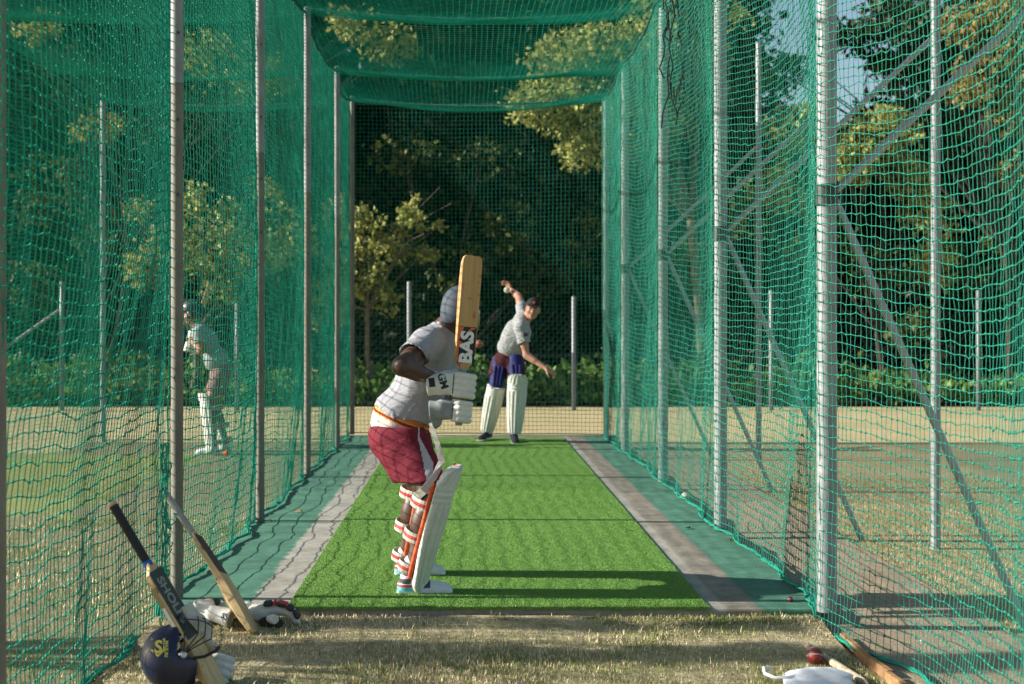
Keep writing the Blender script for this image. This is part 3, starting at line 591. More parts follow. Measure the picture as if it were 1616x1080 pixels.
def make_pad(parent, ank, kne, face, L0=-.07, L1=.60, wid=.115, dep=.092, lining=None, straps=True, half=1.62, body_m=None):
    z = (Vector(kne)-Vector(ank)).normalized(); M3 = frame(face, z); M = M3.to_4x4(); M.translation = Vector(ank)
    zs = np.linspace(L0, L1, 76); th = np.linspace(-1, 1, 73); V = []; Lk = (Vector(kne)-Vector(ank)).length
    kr0, kr1 = Lk-.015, Lk+.085
    def r_out(t, zz):
        u = (zz-L0)/(L1-L0); hw = half*(.80+.20*min(1, u*3))
        if zz > kr1+.02: v = (zz-kr1-.02)/(L1-kr1-.02); hw *= .92*math.sqrt(max(.0, 1-.93*v**2.0))
        if zz < L0+.05: hw *= math.sqrt(max(.02, 1-((L0+.05-zz)/.056)**2))*.55+.45
        a = t*hw
        if kr0 <= zz <= kr1: rib = .013*abs(math.sin(math.pi*3*(zz-kr0)/(kr1-kr0)))**.6+.004
        else: rib = .019*abs(math.cos(math.pi*3.5*t))**.4
        b = wid*(.72+.28*min(1, u*1.5)); return a, dep*(.86+.14*u)+rib, b+rib
    def ring(zz, ins):
        o = []
        for t in th:
            a, rx, ry = r_out(t, zz); o.append(((rx-ins)*math.cos(a)-(.004 if lining is None else .015), (ry-ins)*math.sin(a), zz))
        return o
    outer = [ring(q, 0) for q in zs]; inner = [ring(q, .026) for q in zs]
    n, m = len(zs), len(th); V = np.array(outer+inner).reshape(-1, 3); i = np.arange(2*n*m).reshape(2, n, m); Q = []; mi = []
    def addq(q, k): Q.append(q.reshape(-1, 4)); mi.append(np.full(len(q.reshape(-1, 4)), k))
    g = i[0]; addq(np.stack([g[:-1, :-1], g[:-1, 1:], g[1:, 1:], g[1:, :-1]], 2), 0)
    g = i[1]; addq(np.stack([g[:-1, :-1], g[1:, :-1], g[1:, 1:], g[:-1, 1:]], 2), 1)
    for c in (0, m-1): q = np.stack([i[0, :-1, c], i[0, 1:, c], i[1, 1:, c], i[1, :-1, c]], 1); addq(q if c == 0 else q[:, ::-1], 0)
    for r in (0, n-1): q = np.stack([i[0, r, :-1], i[1, r, :-1], i[1, r, 1:], i[0, r, 1:]], 1); addq(q if r == 0 else q[:, ::-1], 0)
    o = link('leg_pad', mesh_np('leg_pad', V, np.concatenate(Q), [body_m or M_white, lining or M_offw], np.concatenate(mi)))
    o.matrix_world = M; bpy.context.view_layer.update(); o.parent = parent; o.matrix_parent_inverse = parent.matrix_world.inverted()
    if lining is not None:
        for s_ in (-1, 1):
            mb = MB(); mb.tube([((dep-.034)*math.cos(half*.98)-.022, s_*(wid*(.72+.28*min(1, (q-L0)/(L1-L0)*1.5))-.022)*math.sin(half*.98), q) for q in np.linspace(L0+.06, Lk+.08, 14)], [.008]+[.0135]*12+[.008], 8)
            r_ = mb.build('padding_roll', lining); r_.matrix_world = M; bpy.context.view_layer.update(); r_.parent = o; r_.matrix_parent_inverse = o.matrix_world.inverted()
    if straps:
        for zz, r in ((.035, .054), (.20, .066), (Lk-.04, .072)):
            mb = MB(); rings = []
            for a in np.linspace(1.45, 2*math.pi-1.45, 15):
                k = r*(1+.25*abs(math.cos(a/2+math.pi/2))**6); c, s = math.cos(a), math.sin(a); tw = .006*math.sin(a)
                rings.append([Vector(((k+e)*c-.012, (k*1.15+e)*s, zz+tw+q)) for q, e in ((-.026, 0), (-.026, .004), (-.009, .0055), (.009, .0055), (.026, .004), (.026, 0))])
            for r0, r1 in zip(rings[:-1], rings[1:]):
                for j in range(6):
                    mb.add([r0[j], r0[(j+1) % 6], r1[(j+1) % 6], r1[j]], [(0, 1, 2, 3)], 1 if j == 2 else 0)
            s_ = mb.build('strap', [M_offw, M_red]); s_.matrix_world = M; bpy.context.view_layer.update(); s_.parent = o; s_.matrix_parent_inverse = o.matrix_world.inverted()
    return o
def make_glove(parent, M, name='glove', m1=None, m2=None, mir=1, open_=False, h=.0038, trim=None, matf=None):
    # local: z along the handle, back of hand at -x, fingers wrap over -y to +x; wrist leaves towards -x
    m1 = m1 or M_white; pr = [bx((-.070, -.012*mir, 0), (.042, .030, .050), Matrix.Rotation(-.15*mir, 3, 'Z'), .024, .02), rc((-.098, -.006*mir, -.004), (-.150, .004*mir, -.012), .043, .050, .025, True)]
    fing = []
    for k in range(4):
        z = .041-.0275*k; ln = (0.92, 1.0, .97, .84)[k]
        if open_: pts = [(-.035, -.022, z), (-.008, -.030, z*1.05), (.024*ln, -.026, z*1.1), (.052*ln, -.010, z*1.14), (.066*ln, .008, z*1.16)]
        else: pts = [(-.036, -.030, z), (-.008, -.046, z-.002), (.026, -.043, z-.004), (.049, -.018, z-.006), (.045, .018, z-.006), (.018, .032, z-.006)]
        pts = [(a, b*mir, c) for a, b, c in pts]
        for a, b in zip(pts[:-1], pts[1:]):
            a, b = np.array(a), np.array(b); c = (a+b)/2; dv = b-a; fing.append(rc(a+dv*.10, b-dv*.10, .0150, .0150, .003))
    pr += fing
    pr += [rc((-.075, .012*mir, .040), (-.035, .034*mir, .052), .020, .017, .012), rc((-.035, .034*mir, .052), (.004, .036*mir, .040), .0165, .014, .006)]
    o = sculpt(name, pr, h, [m1, trim or m1], disp=lambda X, Y, Z: .0012*wob(X, Y, Z, 90, 5), matf=matf)
    o.matrix_world = M; bpy.context.view_layer.update(); o.parent = parent; o.matrix_parent_inverse = parent.matrix_world.inverted()
    return o
def make_shoe(parent, heel, toe, mats, matf, name='shoe', h=.005, scale=1.):
    # ground contact points of heel and toe
    heel, toe = Vector(heel), Vector(toe); d = toe-heel; L = d.length; x = d.normalized(); M3 = frame(x, Vector((0, 0, 1))-x*x.z); M = M3.to_4x4(); M.translation = heel
    pr = [bx((L*.5, 0, .012), (L*.5, .043, .012), None, .011, .01), el((L*.27, 0, .035), (L*.27, .040, .040), None, .02), rc((.045, 0, .05), (L*.74, 0, .032), .040, .033, .02), el((L*.80, 0, .030), (L*.19, .044, .028), None, .02), rc((.05, 0, .05), (.058, 0, .095), .040, .042, .015, True), rc((.06, 0, .06), (.068, 0, .13), .030, .034, .004, op='s'), cut((0, 0, 0), (0, 0, -1))]
    o = sculpt(name, pr, h, mats, matf=lambda X, Y, Z: matf(X/L, Y, Z)); o.matrix_world = M; bpy.context.view_layer.update(); o.parent = parent; o.matrix_parent_inverse = parent.matrix_world.inverted(); return o
def hand_prims(w, d, nrm, thumb, curl=.5, s=1.):
    # bare hand: wrist point, pointing direction, palm normal (fingers curl towards it), direction of the thumb side
    d = Vector(d).normalized(); nrm = Vector(nrm); nrm = (nrm-d*nrm.dot(d)).normalized(); sd = Vector(thumb); sd = (sd-d*sd.dot(d)-nrm*sd.dot(nrm)).normalized(); w = Vector(w)
    pr = [bx(w+d*.048*s, (.046*s, .040*s, .014*s), Matrix((d, sd, nrm)).transposed(), .012, .012)]
    for k in range(4):
        b = w+d*.090*s+sd*(.030-.020*k)*s; L = (.072, .080, .074, .058)[k]*s; dr = d+sd*(.10-.07*k); a = curl*.5
        for q, fr in enumerate((.45, .32, .23)):
            v = (dr*math.cos(a)+nrm*math.sin(a)).normalized(); e = b+v*L*fr; pr.append(rc(b, e, (.0095-.001*q)*s, (.0088-.001*q)*s, .004)); b = e; a += curl*(1+.1*k)
    b = w+d*.025*s+sd*.036*s; e = b+(d*.6+sd*.8+nrm*.2).normalized()*.042*s; pr += [rc(b, e, .013*s, .0105*s, .012), rc(e, e+(d*.85+sd*.25+nrm*.45).normalized()*.034*s, .0103*s, .0085*s, .005)]
    return pr
def head_prims(c, f, u):
    f = Vector(f).normalized(); u = Vector(u); u = (u-f*u.dot(f)).normalized(); s = u.cross(f); c = Vector(c); M = Matrix((f, s, u)).transposed()
    p = lambda a, b, z: c+f*a+s*b+u*z
    pr = [el(p(-.008, 0, .025), (.098, .077, .098), M, .02), el(p(.035, 0, -.055), (.055, .056, .062), M, .045), el(p(.072, 0, -.092), (.020, .022, .018), M, .02),
          rc(p(.090, 0, .005), p(.108, 0, -.032), .010, .0135, .012), rc(p(.082, -.04, .018), p(.082, .04, .018), .011, .011, .014), el(p(.085, 0, -.066), (.012, .026, .010), M, .012),
          el(p(.055, .048, -.028), (.025, .02, .02), M, .03), el(p(.055, -.048, -.028), (.025, .02, .02), M, .03),
          el(p(.093, .031, -.001), (.014, .017, .010), M, .006, 's'), el(p(.093, -.031, -.001), (.014, .017, .010), M, .006, 's')]
    for q in (-1, 1): pr.append(el(p(-.005, q*.080, -.012), (.018, .009, .030), M, .008))
    return pr, p, M
def limbs(J, q, arm=1., leg=1.):
    s, e, w_, h, k, a = (Vector(J[x+q]) for x in 'sewhka')
    calf = k+(a-k)*.32; back = Vector(J.get('calfdir', (0, 0, 0)))*.018
    return [rc(s, e, .052*arm, .042*arm, .03), rc(s+(e-s)*.25, s+(e-s)*.65, .048*arm, .048*arm, .02), rc(e, w_, .041*arm, .028*arm, .015), rc(e, e+(w_-e)*.4, .042*arm, .040*arm, .02),
            rc(h, k, .092*leg, .060*leg, .04), rc(k, a, .055*leg, .038*leg, .03), el(calf+back, (.056*leg, .056*leg, .115), frame((1, 0, 0) if abs((k-a).normalized().x) < .9 else (0, 1, 0), k-a), .03), rc(a, a-Vector((0, 0, .045)), .036*leg, .036*leg, .02)]
def torso(J, f, g=1.):
    c0, c1, c2, c3 = (Vector(J[x]) for x in ('pelvis', 'belly', 'chest', 'upper')); f = Vector(f)
    return [el(c0, (.115*g, .155*g, .12), frame(f, c1-c0), .05), rc(c0, c1, .115*g, .112*g, .05), el(c1, (.105*g, .14*g, .14), frame(f, c2-c1), .05), el(c2, (.110*g, .155*g, .17), frame(f, c3-c2), .05), rc(c3, J['neck'], .085*g, .056, .05), rc(J['neck'], J['head'], .055, .055, .03), rc(J['sR'], J['sL'], .058, .058, .05)]
def adopt(o, t): o.parent = t; o.matrix_parent_inverse = t.matrix_basis.inverted(); return o
def ball_thing(label, c, r, m, name='cricket_ball', axis=(0, .3, 1), group=None):
    t = thing(name, label, 'ball', c, group); mb = MB(); mb.ball(c, r, 24, 15); mb.build('leather', m, t); Mx = frame((1, .2, 0), axis); mb = MB()
    for off in (-.06, 0, .06): mb.tube([Vector(c)+Mx @ Vector((r*1.004*math.cos(off)*math.cos(a), r*1.004*math.cos(off)*math.sin(a), r*math.sin(off))) for a in np.linspace(0, 6.2832, 33)], r*.022, 4, cap=False)
    mb.build('seam', M_offw, t); return t
M_ball = mat('worn_red_leather', (.20, .022, .022), .45, 0, .45, 30, .2, 90, spec=.5)
M_ballp = mat('faded_red_leather', (.36, .11, .06), .5, 0, .3, 40)
M_ballw = mat('white_ball_leather', (.62, .60, .52), .45, 0, .15, 40)

# ---------------------------------------------------------------- the batter
M_skinD = mat('dark_brown_skin', (.078, .040, .026), .45, 0, .2, 12, .12, 90, spec=.45)
M_shirt = mat('grey_marl_cotton', (.30, .305, .33), .9, 0, .12, 60, .35, 260, spec=.1, wr=.22)
M_maroon = mat('maroon_cotton', (.155, .016, .030), .8, 0, .2, 25, .35, 180, spec=.15, wr=.20)
M_panel = mat('grey_side_panel', (.36, .38, .40), .8, 0, .1, 30)
M_yellow = mat('yellow_trim', (.60, .34, .04), .8); M_band = mat('ribbed_white_cotton', (.58, .56, .50), .9, 0, .12, 60, .5, 200)
bt = thing('person', 'batter in grey shirt, maroon shorts and dark helmet, bat raised upright', 'person', P(660, 938, 7.75)*1)
bt.location.z = 0
J = dict(pelvis=P(628, 690, 7.74), belly=P(645, 640, 7.74), chest=P(674, 575, 7.72), upper=P(690, 540, 7.72), neck=P(703, 517, 7.71), head=P(726, 494, 7.70),
         sR=P(674, 545, 7.52), eR=P(634, 578, 7.34), wR=P(695, 602, 7.50), sL=P(706, 548, 7.92), eL=P(694, 636, 7.95), wL=P(706, 648, 7.66),
         hR=P(630, 698, 7.63), kR=P(685, 783, 7.44), aR=P(651, 905, 7.485), hL=P(642, 696, 7.86), kL=P(664, 768, 8.00), aL=P(641, 888, 8.03), calfdir=(-1, 0, 0))
f_b = Vector((.93, 0, -.36)); hd, hp, hM = head_prims(J['head'], (.25, .97, -.08), (.05, .05, 1))
adopt(sculpt('body', torso(J, f_b, .76)+limbs(J, 'R', 1.08, 1.14)+limbs(J, 'L', 1.08, 1.14)+hd+[rc(J['sR'], J['chest'], .07, .08, .05), rc(J['sL'], J['chest'], .07, .08, .05)], .0075, M_skinD), bt)
def folds(a, f, seed, ax=None):
    def g(X, Y, Z):
        w_ = wob(X, Y, Z, f, seed, 6); w2 = wob(X+Z*.8, Y, Z-X*.5, f*2.3, seed+1, 6); return -a*(np.abs(w_)**.7*np.sign(w_))*.6+a*.5*(1-np.abs(w2)*2)*.5
    return g
up = (Vector(J['upper'])-Vector(J['pelvis'])).normalized()
def folds2(a, f, seed):                              # sharper creases running across the body, stronger towards the waist
    def g(X, Y, Z):
        q = wob(X*.45+Z*.35, Y*.5, Z*1.5-X*.6, f, seed, 5); r = 1-np.minimum(1, np.abs(q)*2.2); s_ = wob(X, Y, Z, f*.6, seed+5, 5); k = np.clip((1.12-Z)/.3, .25, 1)
        t = 1-np.minimum(1, np.abs(wob(X*1.4-Z*.5, Y, Z, f*1.5, seed+9, 5))*2.5)
        return -a*k*(r*r*.75+t*t*.3)+a*.3*s_+a*.12
    return g
F0 = frame(f_b, up); c1 = Vector(J['belly']); c2 = Vector(J['chest'])
sleeveR = Vector(J['sR'])+(Vector(J['eR'])-Vector(J['sR']))*.62; sleeveL = Vector(J['sL'])+(Vector(J['eL'])-Vector(J['sL']))*.55
hem = P(634, 653, 7.74)
shirt = [el(c1-up*.05, (.160, .186, .16), F0, .04), el(c1+(c2-c1)*.5+f_b*.012, (.142, .180, .17), F0, .05), el(c2, (.138, .190, .16), F0, .05), el(c1+f_b*.06-up*.03, (.10, .15, .15), F0, .05), rc(J['sR'], J['sL'], .078, .078, .06), rc(J['upper'], J['neck'], .10, .068, .05, True),
         rc(J['sR'], sleeveR, .083, .084, .05, True), rc(sleeveR-(sleeveR-Vector(J['sR']))*.3, sleeveR+(sleeveR-Vector(J['sR']))*.4, .062, .072, .005, op='s'),
         rc(J['sL'], sleeveL, .083, .086, .05, True), rc(J['upper'], Vector(J['neck'])+up*.06, .03, .070, .005, op='s'), cut(hem, -up+f_b*.05), rc(hem-up*.16, hem-up*.085, .13, .125, .004, op='s')]
adopt(sculpt('shirt', shirt, .0068, M_shirt, disp=folds2(.030, 19, 3)), bt)
# jumper band round the waist: maroon, yellow and orange stripes over white ribbing
cb = P(632, 664, 7.74)
def bandmat(X, Y, Z):
    q = (X-hem.x)*up.x+(Y-hem.y)*up.y+(Z-hem.z)*up.z
    return np.select([q > .006, q > -.012, q > -.020, q > -.034, q > -.040], [0, 3, 1, 2, 1], 0)
band = [el(cb, (.154, .182, .17), F0, .02), cut(hem+up*.018, up), cut(P(630, 684, 7.74), (0, 0, -1))]
adopt(sculpt('waistband', band, .006, [M_band, M_yellow, mat('maroon_stripe', (.25, .02, .025), .8), mat('orange_stripe', (.62, .16, .03), .8)], matf=bandmat, disp=folds(.004, 30, 8)), bt)
hr, kr, hl, kl = (Vector(J[x]) for x in ('hR', 'kR', 'hL', 'kL'))
tR = P(664, 790, 7.55); tL = hl+(kl-hl)*.85
def shortmat(X, Y, Z):
    return np.where((Y < 7.66) & (X > -.250+.22*(.79-Z)) & (X < np.minimum(-.243+.55*(.79-Z), -.172+.0*Z)) & (Z < .79), 1, np.where((Y < 7.70) & (X > -.250) & (X < -.243) & (Z >= .77), 1, 0))
shorts = [el(Vector(J['pelvis'])+Vector((-.008, 0, .0)), (.150, .184, .14), F0, .04), rc(hr+Vector((-.003, -.01, .02)), tR, .117, .098, .05), rc(hr+Vector((0, -.005, .01)), hr+(kr-hr)*.74, .124, .100, .05), rc(hl, hl+(kl-hl)*.7, .118, .1, .05), rc(hl, tL, .116, .100, .05), rc(hr+(tR-hr)*.66, tR+(tR-hr)*.3, .070, .092, .004, op='s'), rc(hl+(tL-hl)*.55, tL+(tL-hl)*.3, .080, .088, .004, op='s'), rc(P(645, 688, 7.58), P(664, 735, 7.53), .088, .080, .04), cut(P(630, 671, 7.74), (0, 0, 1)), cut(P(655, 757, 7.6), (.10, 0, -1))]
adopt(sculpt('shorts', shorts, .0065, [M_maroon, M_panel], matf=shortmat, disp=folds(.008, 14, 21)), bt)
# thigh guard seen under the shorts, and its loose white strap
mb = MB(); pts = [P(679, 668, 7.50), P(690, 700, 7.46), P(697, 728, 7.44), P(686, 752, 7.37), P(668, 775, 7.36), P(657, 784, 7.40)]
def ribbon(mb, pts, wv, th, wd):
    rings = []
    for i, p in enumerate(pts):
        tv = (pts[min(i+1, len(pts)-1)]-pts[max(i-1, 0)]).normalized(); n_ = Vector(wv); b_ = tv.cross(n_).normalized(); w0 = wd[i] if isinstance(wd, (list, tuple)) else wd
        rings.append([p+b_*w0+n_*th, p+b_*w0-n_*th, p-b_*w0-n_*th, p-b_*w0+n_*th])
    mb.loft(rings, 0, True, False)
ribbon(mb, pts, (0, 1, 0), .004, [.008, .013, .017, .015, .019, .022]); mb.build('thigh_strap', M_offw, bt)
adopt(sculpt('thigh_guard', [rc(hl+Vector((-.05, .02, -.0)), hl+(kl-hl)*.62+Vector((-.045, 0, -.03)), .075, .058, .01, True)], .008, M_offw), bt)
for q, D0, nm in (('R', 0, 0), ('L', 0, 1)): pass
make_pad(bt, J['aR'], J['kR'], (1, -.22, 0), lining=M_orange, L0=-.075, L1=.60, half=1.22, dep=.098)
make_pad(bt, J['aL'], J['kL'], (1, .02, 0), lining=M_orange, L0=-.075, L1=.60, half=1.4)
M_shoew = mat('white_mesh_shoe', (.66, .68, .70), .6, 0, .08, 60)
def bshoe(u, Y, Z): return np.select([(Z < .022), (u < .42) & (Z < .040), (u < .36) & (Z > .040) & (Z < .053), (u < .26) & (Z > .06) & (Z < .085), (u > .46) & (u < .60) & (Z > .035) & (Z < .035+(u-.46)*.3)], [0, 1, 2, 3, 3], 0)
bm_ = [M_shoew, M_teal, M_red, mat('charcoal_mesh', (.07, .07, .08), .7)]
make_shoe(bt, P(627, 938, 7.47)*1, P(714, 938, 7.47)*1, bm_, bshoe, h=.0042); make_shoe(bt, P(623, 909, 8.02), P(703, 909, 8.02), bm_, bshoe, h=.005)
for q in 'RL': a = Vector(J['a'+q]); adopt(sculpt('sock', [rc(a+Vector((0, 0, .05)), a-Vector((.004, 0, .04)), .047, .043, .005, True)], .007, M_white), bt)
bat_toe, bat_top = P(746, 404, 7.50), None; bd = (P(731.5, 577, 7.46)-bat_toe).normalized(); bat_top = bat_toe+bd*.86
zb = -bd; fbat = Vector((.36, -.93, 0))
bat, Mb, bpart = make_bat('worn willow bat held upright by the batter, BAS sticker near its handle', bat_toe, bat_top, fbat, mat('grey_green_grip', (.30, .33, .29), .8, 0, .2, 40), M_willow)
M_stk = mat('black_sticker', (.015, .015, .017), .4); M_stko = mat('orange_sticker', (.62, .13, .025), .45); M_stkw = mat('white_print', (.70, .69, .66), .5)
mb = MB(); mb.box((0, -.0158, .452), (.0485, .0006, .090)); stk = bpart(mb, 'sticker', M_stk)
mb = MB(); mb.box((.0445, -.0168, .452), (.004, .0003, .089)); mb.add([(.02, -.0170, .365), (.0405, -.0170, .365), (.0405, -.0170, .43)], [(0, 1, 2)]); mb.add([(-.045, -.0170, .366), (-.02, -.0170, .364), (.01, -.0170, .395)], [(0, 1, 2)]); mb.add([(.008, -.0170, .452), (.041, -.0170, .435), (.041, -.0170, .462)], [(0, 1, 2)]); bpart(mb, 'sticker_trim', M_stko, stk)
def on_bat(Mb, x, z, y, ang): # text frame lying on the face
    return Mb @ Matrix.Translation((x, y, z)) @ Matrix.Rotation(R(90), 4, 'X') @ Matrix.Rotation(ang, 4, 'Z')
def bat_text(txt, size, x, z, m, par, ang, Mb_, y=-.0172, bold=0., sx=1., name='lettering'):
    me = text_mesh(txt, size, .0003, bold=bold); me.transform(Matrix.Diagonal((sx, 1, 1, 1))); me.materials.clear(); me.materials.append(m); o = link(name, me); o.matrix_world = on_bat(Mb_, x, z, y, ang); bpy.context.view_layer.update(); o.parent = par; o.matrix_parent_inverse = par.matrix_world.inverted(); return o
# the bat is toe-up, so +z local points down in the picture; letters read upwards
bat_text('BAS', .094, -.004, .465, M_stkw, stk, R(-90), Mb, bold=.004, sx=1.02)
bat_text('BAS', .020, -.030, .30, mat('faded_red_print', (.45, .10, .07), .6), stk, R(-90), Mb, y=-.0165)
# gloves close round the handle
def glove_frame(c, zdir, xdir): M = frame(xdir, zdir).to_4x4(); M.translation = Vector(c); return M
hz = lambda z: Mb @ Vector((0, 0, z))
gR = make_glove(bt, glove_frame(hz(.655), zb*1.0, (1, .05, -.05)) @ Matrix.Scale(1.14, 4), mir=1)
gL = make_glove(bt, glove_frame(hz(.785), zb*1.0, (1, .10, .12)), mir=1, trim=mat('shade_grey_palm', (.26, .28, .28), .8, 0, .2, 40), matf=lambda X, Y, Z: (X < -.042).astype(int))  # palm and cuff coloured grey to stand for their shade
for g_, sgn in ((gR, 1), (gL, 0)):
    if sgn:
        Mt = g_.matrix_world @ Matrix.Translation((-.088, -.05, .008)) @ Matrix.Rotation(R(90), 4, 'X') @ Matrix.Rotation(R(-68), 4, 'Z'); decal('lettering', text_mesh('GM', .046, 0, bold=.0018), g_, Mt, M_black, g_)
        Mt = g_.matrix_world @ Matrix.Translation((-.134, -.05, -.002)) @ Matrix.Rotation(R(90), 4, 'X') @ Matrix.Rotation(R(12), 4, 'Z'); decal('badge', flat([(-.013, -.02), (.013, -.02), (.013, .02), (-.013, .02)], sub=5), g_, Mt, M_black, g_)
    Mt = g_.matrix_world @ Matrix.Translation((-.040, -.06, 0)) @ Matrix.Rotation(R(90), 4, 'X'); decal('seam', flat([(-.0022, -.052), (.0022, -.052), (.0022, .052), (-.0022, .052)], sub=9), g_, Mt, M_seam, g_)
# wristband and cuffs
adopt(sculpt('wristband', [rc(Vector(J['wR'])+(Vector(J['eR'])-Vector(J['wR']))*.10, Vector(J['wR'])+(Vector(J['eR'])-Vector(J['wR']))*.17, .041, .042, .004, True, capa=True)], .005, M_white), bt)
Mh = frame((.25, .97, -.03), (.03, .05, 1)).to_4x4() @ Matrix.Scale(.88, 4); Mh.translation = P(726, 489, 7.70)
make_helmet(bt, Mh, M_greyblue, M_steelbar)
ball_thing('scuffed red ball in the air just right of the raised bat', P(756, 543, 12.6), .0355, M_ballp)

# ---------------------------------------------------------------- the bowler
M_skinP = mat('fair_skin', (.46, .235, .155), .5, 0, .12, 14, .08, 90, spec=.35)
M_shirt2 = mat('pale_grey_cotton', (.36, .37, .375), .9, 0, .1, 50, .3, 220, spec=.1, wr=.6)
M_blue = mat('royal_blue_guard', (.010, .016, .12), .7, 0, .2, 40); M_cap = mat('black_cap', (.014, .015, .018), .75)
bw = thing('person', 'bowler in black cap, pale grey shirt and white leg pads, arm raised behind', 'person', (P(790, 697, 17.4).x, 17.4, 0))
K = dict(pelvis=P(801, 570, 17.42), belly=P(806, 548, 17.42), chest=P(817, 523, 17.40), upper=P(824, 507, 17.40), neck=P(832, 500, 17.37), head=P(841, 488, 17.30),
         sR=P(824, 487, 17.55), eR=P(818, 468, 17.74), wR=P(806, 457, 17.86), sL=P(822, 517, 17.22), eL=P(831, 561, 17.18), wL=P(862, 582, 17.06),
         hR=P(788, 576, 17.47), kR=P(781, 622, 17.34), aR=P(769, 680, 17.50), hL=P(814, 574, 17.36), kL=P(816, 616, 17.18), aL=P(812, 683, 17.24), calfdir=(0, 1, 0))
f_w = Vector((-.25, -.93, 0)); hd, hp, hM = head_prims(K['head'], (-.05, -1, -.10), (.14, -.10, 1))
hands = hand_prims(K['wL'], (.80, -.15, -.45), (-.3, .5, -.6), (.2, -.8, .3), .75)+hand_prims(K['wR'], (-.55, .35, .75), (-.6, -.5, -.5), (.5, -.7, .1), .8)
adopt(sculpt('body', torso(K, f_w, .92)+limbs(K, 'R', .95, .97)+limbs(K, 'L', .95, .97)+hd+hands, .0075, M_skinP), bw)
upw = (Vector(K['upper'])-Vector(K['pelvis'])).normalized(); FW = frame(f_w, upw); c1 = Vector(K['belly']); c2 = Vector(K['chest'])
sR = Vector(K['sR'])+(Vector(K['eR'])-Vector(K['sR']))*.22; sL = Vector(K['sL'])+(Vector(K['eL'])-Vector(K['sL']))*.58
adopt(sculpt('shirt', [el(c1-upw*.02, (.135, .165, .13), FW, .04), el(c1+(c2-c1)*.5, (.135, .165, .15), FW, .05), el(c2, (.13, .165, .15), FW, .05), rc(K['sR'], K['sL'], .070, .070, .06), rc(K['upper'], K['neck'], .09, .062, .05, True), rc(K['sR'], sR, .074, .075, .04, True), rc(K['sL'], sL, .075, .080, .04, True),
       rc(sL-(sL-Vector(K['sL']))*.25, sL+(sL-Vector(K['sL']))*.4, .055, .068, .004, op='s'), rc(K['upper'], Vector(K['neck'])+Vector((.06, 0, .05)), .02, .062, .004, op='s'), cut(P(798, 563, 17.42), -upw+Vector((.22, 0, 0)))], .0085, M_shirt2, disp=folds(.013, 15, 33)), bw)
hr, kr, hl, kl = (Vector(K[x]) for x in ('hR', 'kR', 'hL', 'kL')); tR = hr+(kr-hr)*.42; tL = hl+(kl-hl)*.42
adopt(sculpt('shorts', [el(K['pelvis'], (.135, .165, .12), FW, .04), rc(hr, tR, .108, .108, .04, True), rc(hl, tL, .108, .108, .04, True), cut(P(800, 553, 17.42), upw)], .0085, mat('dark_maroon_cotton', (.055, .008, .014), .85, 0, .2, 30, wr=.5), disp=folds(.010, 18, 41)), bw)
for a, b in ((hr, kr), (hl, kl)):
    v = (b-a); o = Vector((0, -.035, 0))
    g_ = adopt(sculpt('thigh_guard', [rc(a-v*.22+o, a+v*.80+o*.5, .098, .082, .01, True, capa=True)]+[rc(a+v*.1+o+Vector((x, -.085, 0)), a+v*.70+o+Vector((x*.8, -.070, 0)), .022, .020, .01) for x in (-.045, 0, .045)], .0075, M_blue), bw)
    s_ = sculpt('strap', [rc(a+v*.52+o*.7, a+v*.64+o*.7, .104, .102, .004, True, capa=True)], .0075, M_black); adopt(s_, bw); s_.parent = g_; s_.matrix_parent_inverse = g_.matrix_world.inverted() if False else bw.matrix_basis.inverted()
make_pad(bw, K['aR'], K['kR'], (-.18, -1, 0), L0=.0, L1=.585, wid=.094, straps=True); make_pad(bw, K['aL'], K['kL'], (-.05, -1, 0), L0=.0, L1=.70, wid=.101, straps=True)
M_nshoe = mat('navy_shoe', (.012, .014, .03), .6); nm_ = [M_nshoe, mat('pale_sole', (.55, .55, .55), .6)]
wsh = lambda u, Y, Z: np.where(Z < .02, 1, 0)
make_shoe(bw, P(773, 690, 17.56), P(757, 697, 17.20), nm_, wsh, h=.007); make_shoe(bw, P(811, 694, 17.32), P(814, 702, 16.95), nm_, wsh, h=.007)
hc = Vector(K['head']); f_, u_ = hM.col[0], hM.col[2]; s_ = hM.col[1]
cap = sculpt('cap', [el(hp(-.006, 0, .045), (.106, .086, .092), hM, .01), bx(hp(.115, 0, .040), (.05, .066, .006), frame(f_-u_*.22, u_+f_*.22), .006, .02), cut(hp(0, 0, .036), -u_+f_*.0)], .006, M_cap); adopt(cap, bw)
Mt = Matrix((s_, u_, f_)).transposed().to_4x4(); Mt.translation = hp(.10, 0, .085); decal('badge', flat([(.016*math.cos(a), .016*math.sin(a)) for a in np.linspace(0, 6.28, 13)[:-1]], sub=2), cap, Mt, M_stko, cap)
hair = adopt(sculpt('hair', [el(hp(-.018, 0, .012), (.098, .084, .085), hM, .01), cut(hp(.035, 0, 0), f_), bx(hp(.09, 0, 0), (.06, .2, .2), hM, .01, .01, 's'), cut(hp(0, 0, .06), u_)], .007, mat('sandy_hair', (.20, .12, .055), .8, 0, .3, 60)), bw)
for q in (-1, 1):
    e_ = MB(); e_.ball(hp(.079, q*.031, .0), .0125, 10, 7); eo = e_.build('eye', mat('eye_white', (.5, .46, .42), .3), bw); e2 = MB(); e2.ball(hp(.0885, q*.031, .0), .0058, 8, 5); e2.build('iris', mat('grey_iris', (.05, .06, .07), .3), eo)
    e_ = MB(); e_.tube([hp(.093, q*.016, .019), hp(.094, q*.032, .023), hp(.086, q*.047, .017)], .0042, 5); e_.build('eyebrow', mat('brow_hair', (.16, .09, .04), .9), bw)
e_ = MB(); e_.tube([hp(.094, -.022, -.066), hp(.0985, 0, -.068), hp(.094, .022, -.066)], [.003, .0055, .003], 6); e_.build('mouth', mat('lips', (.30, .10, .08), .5), bw)
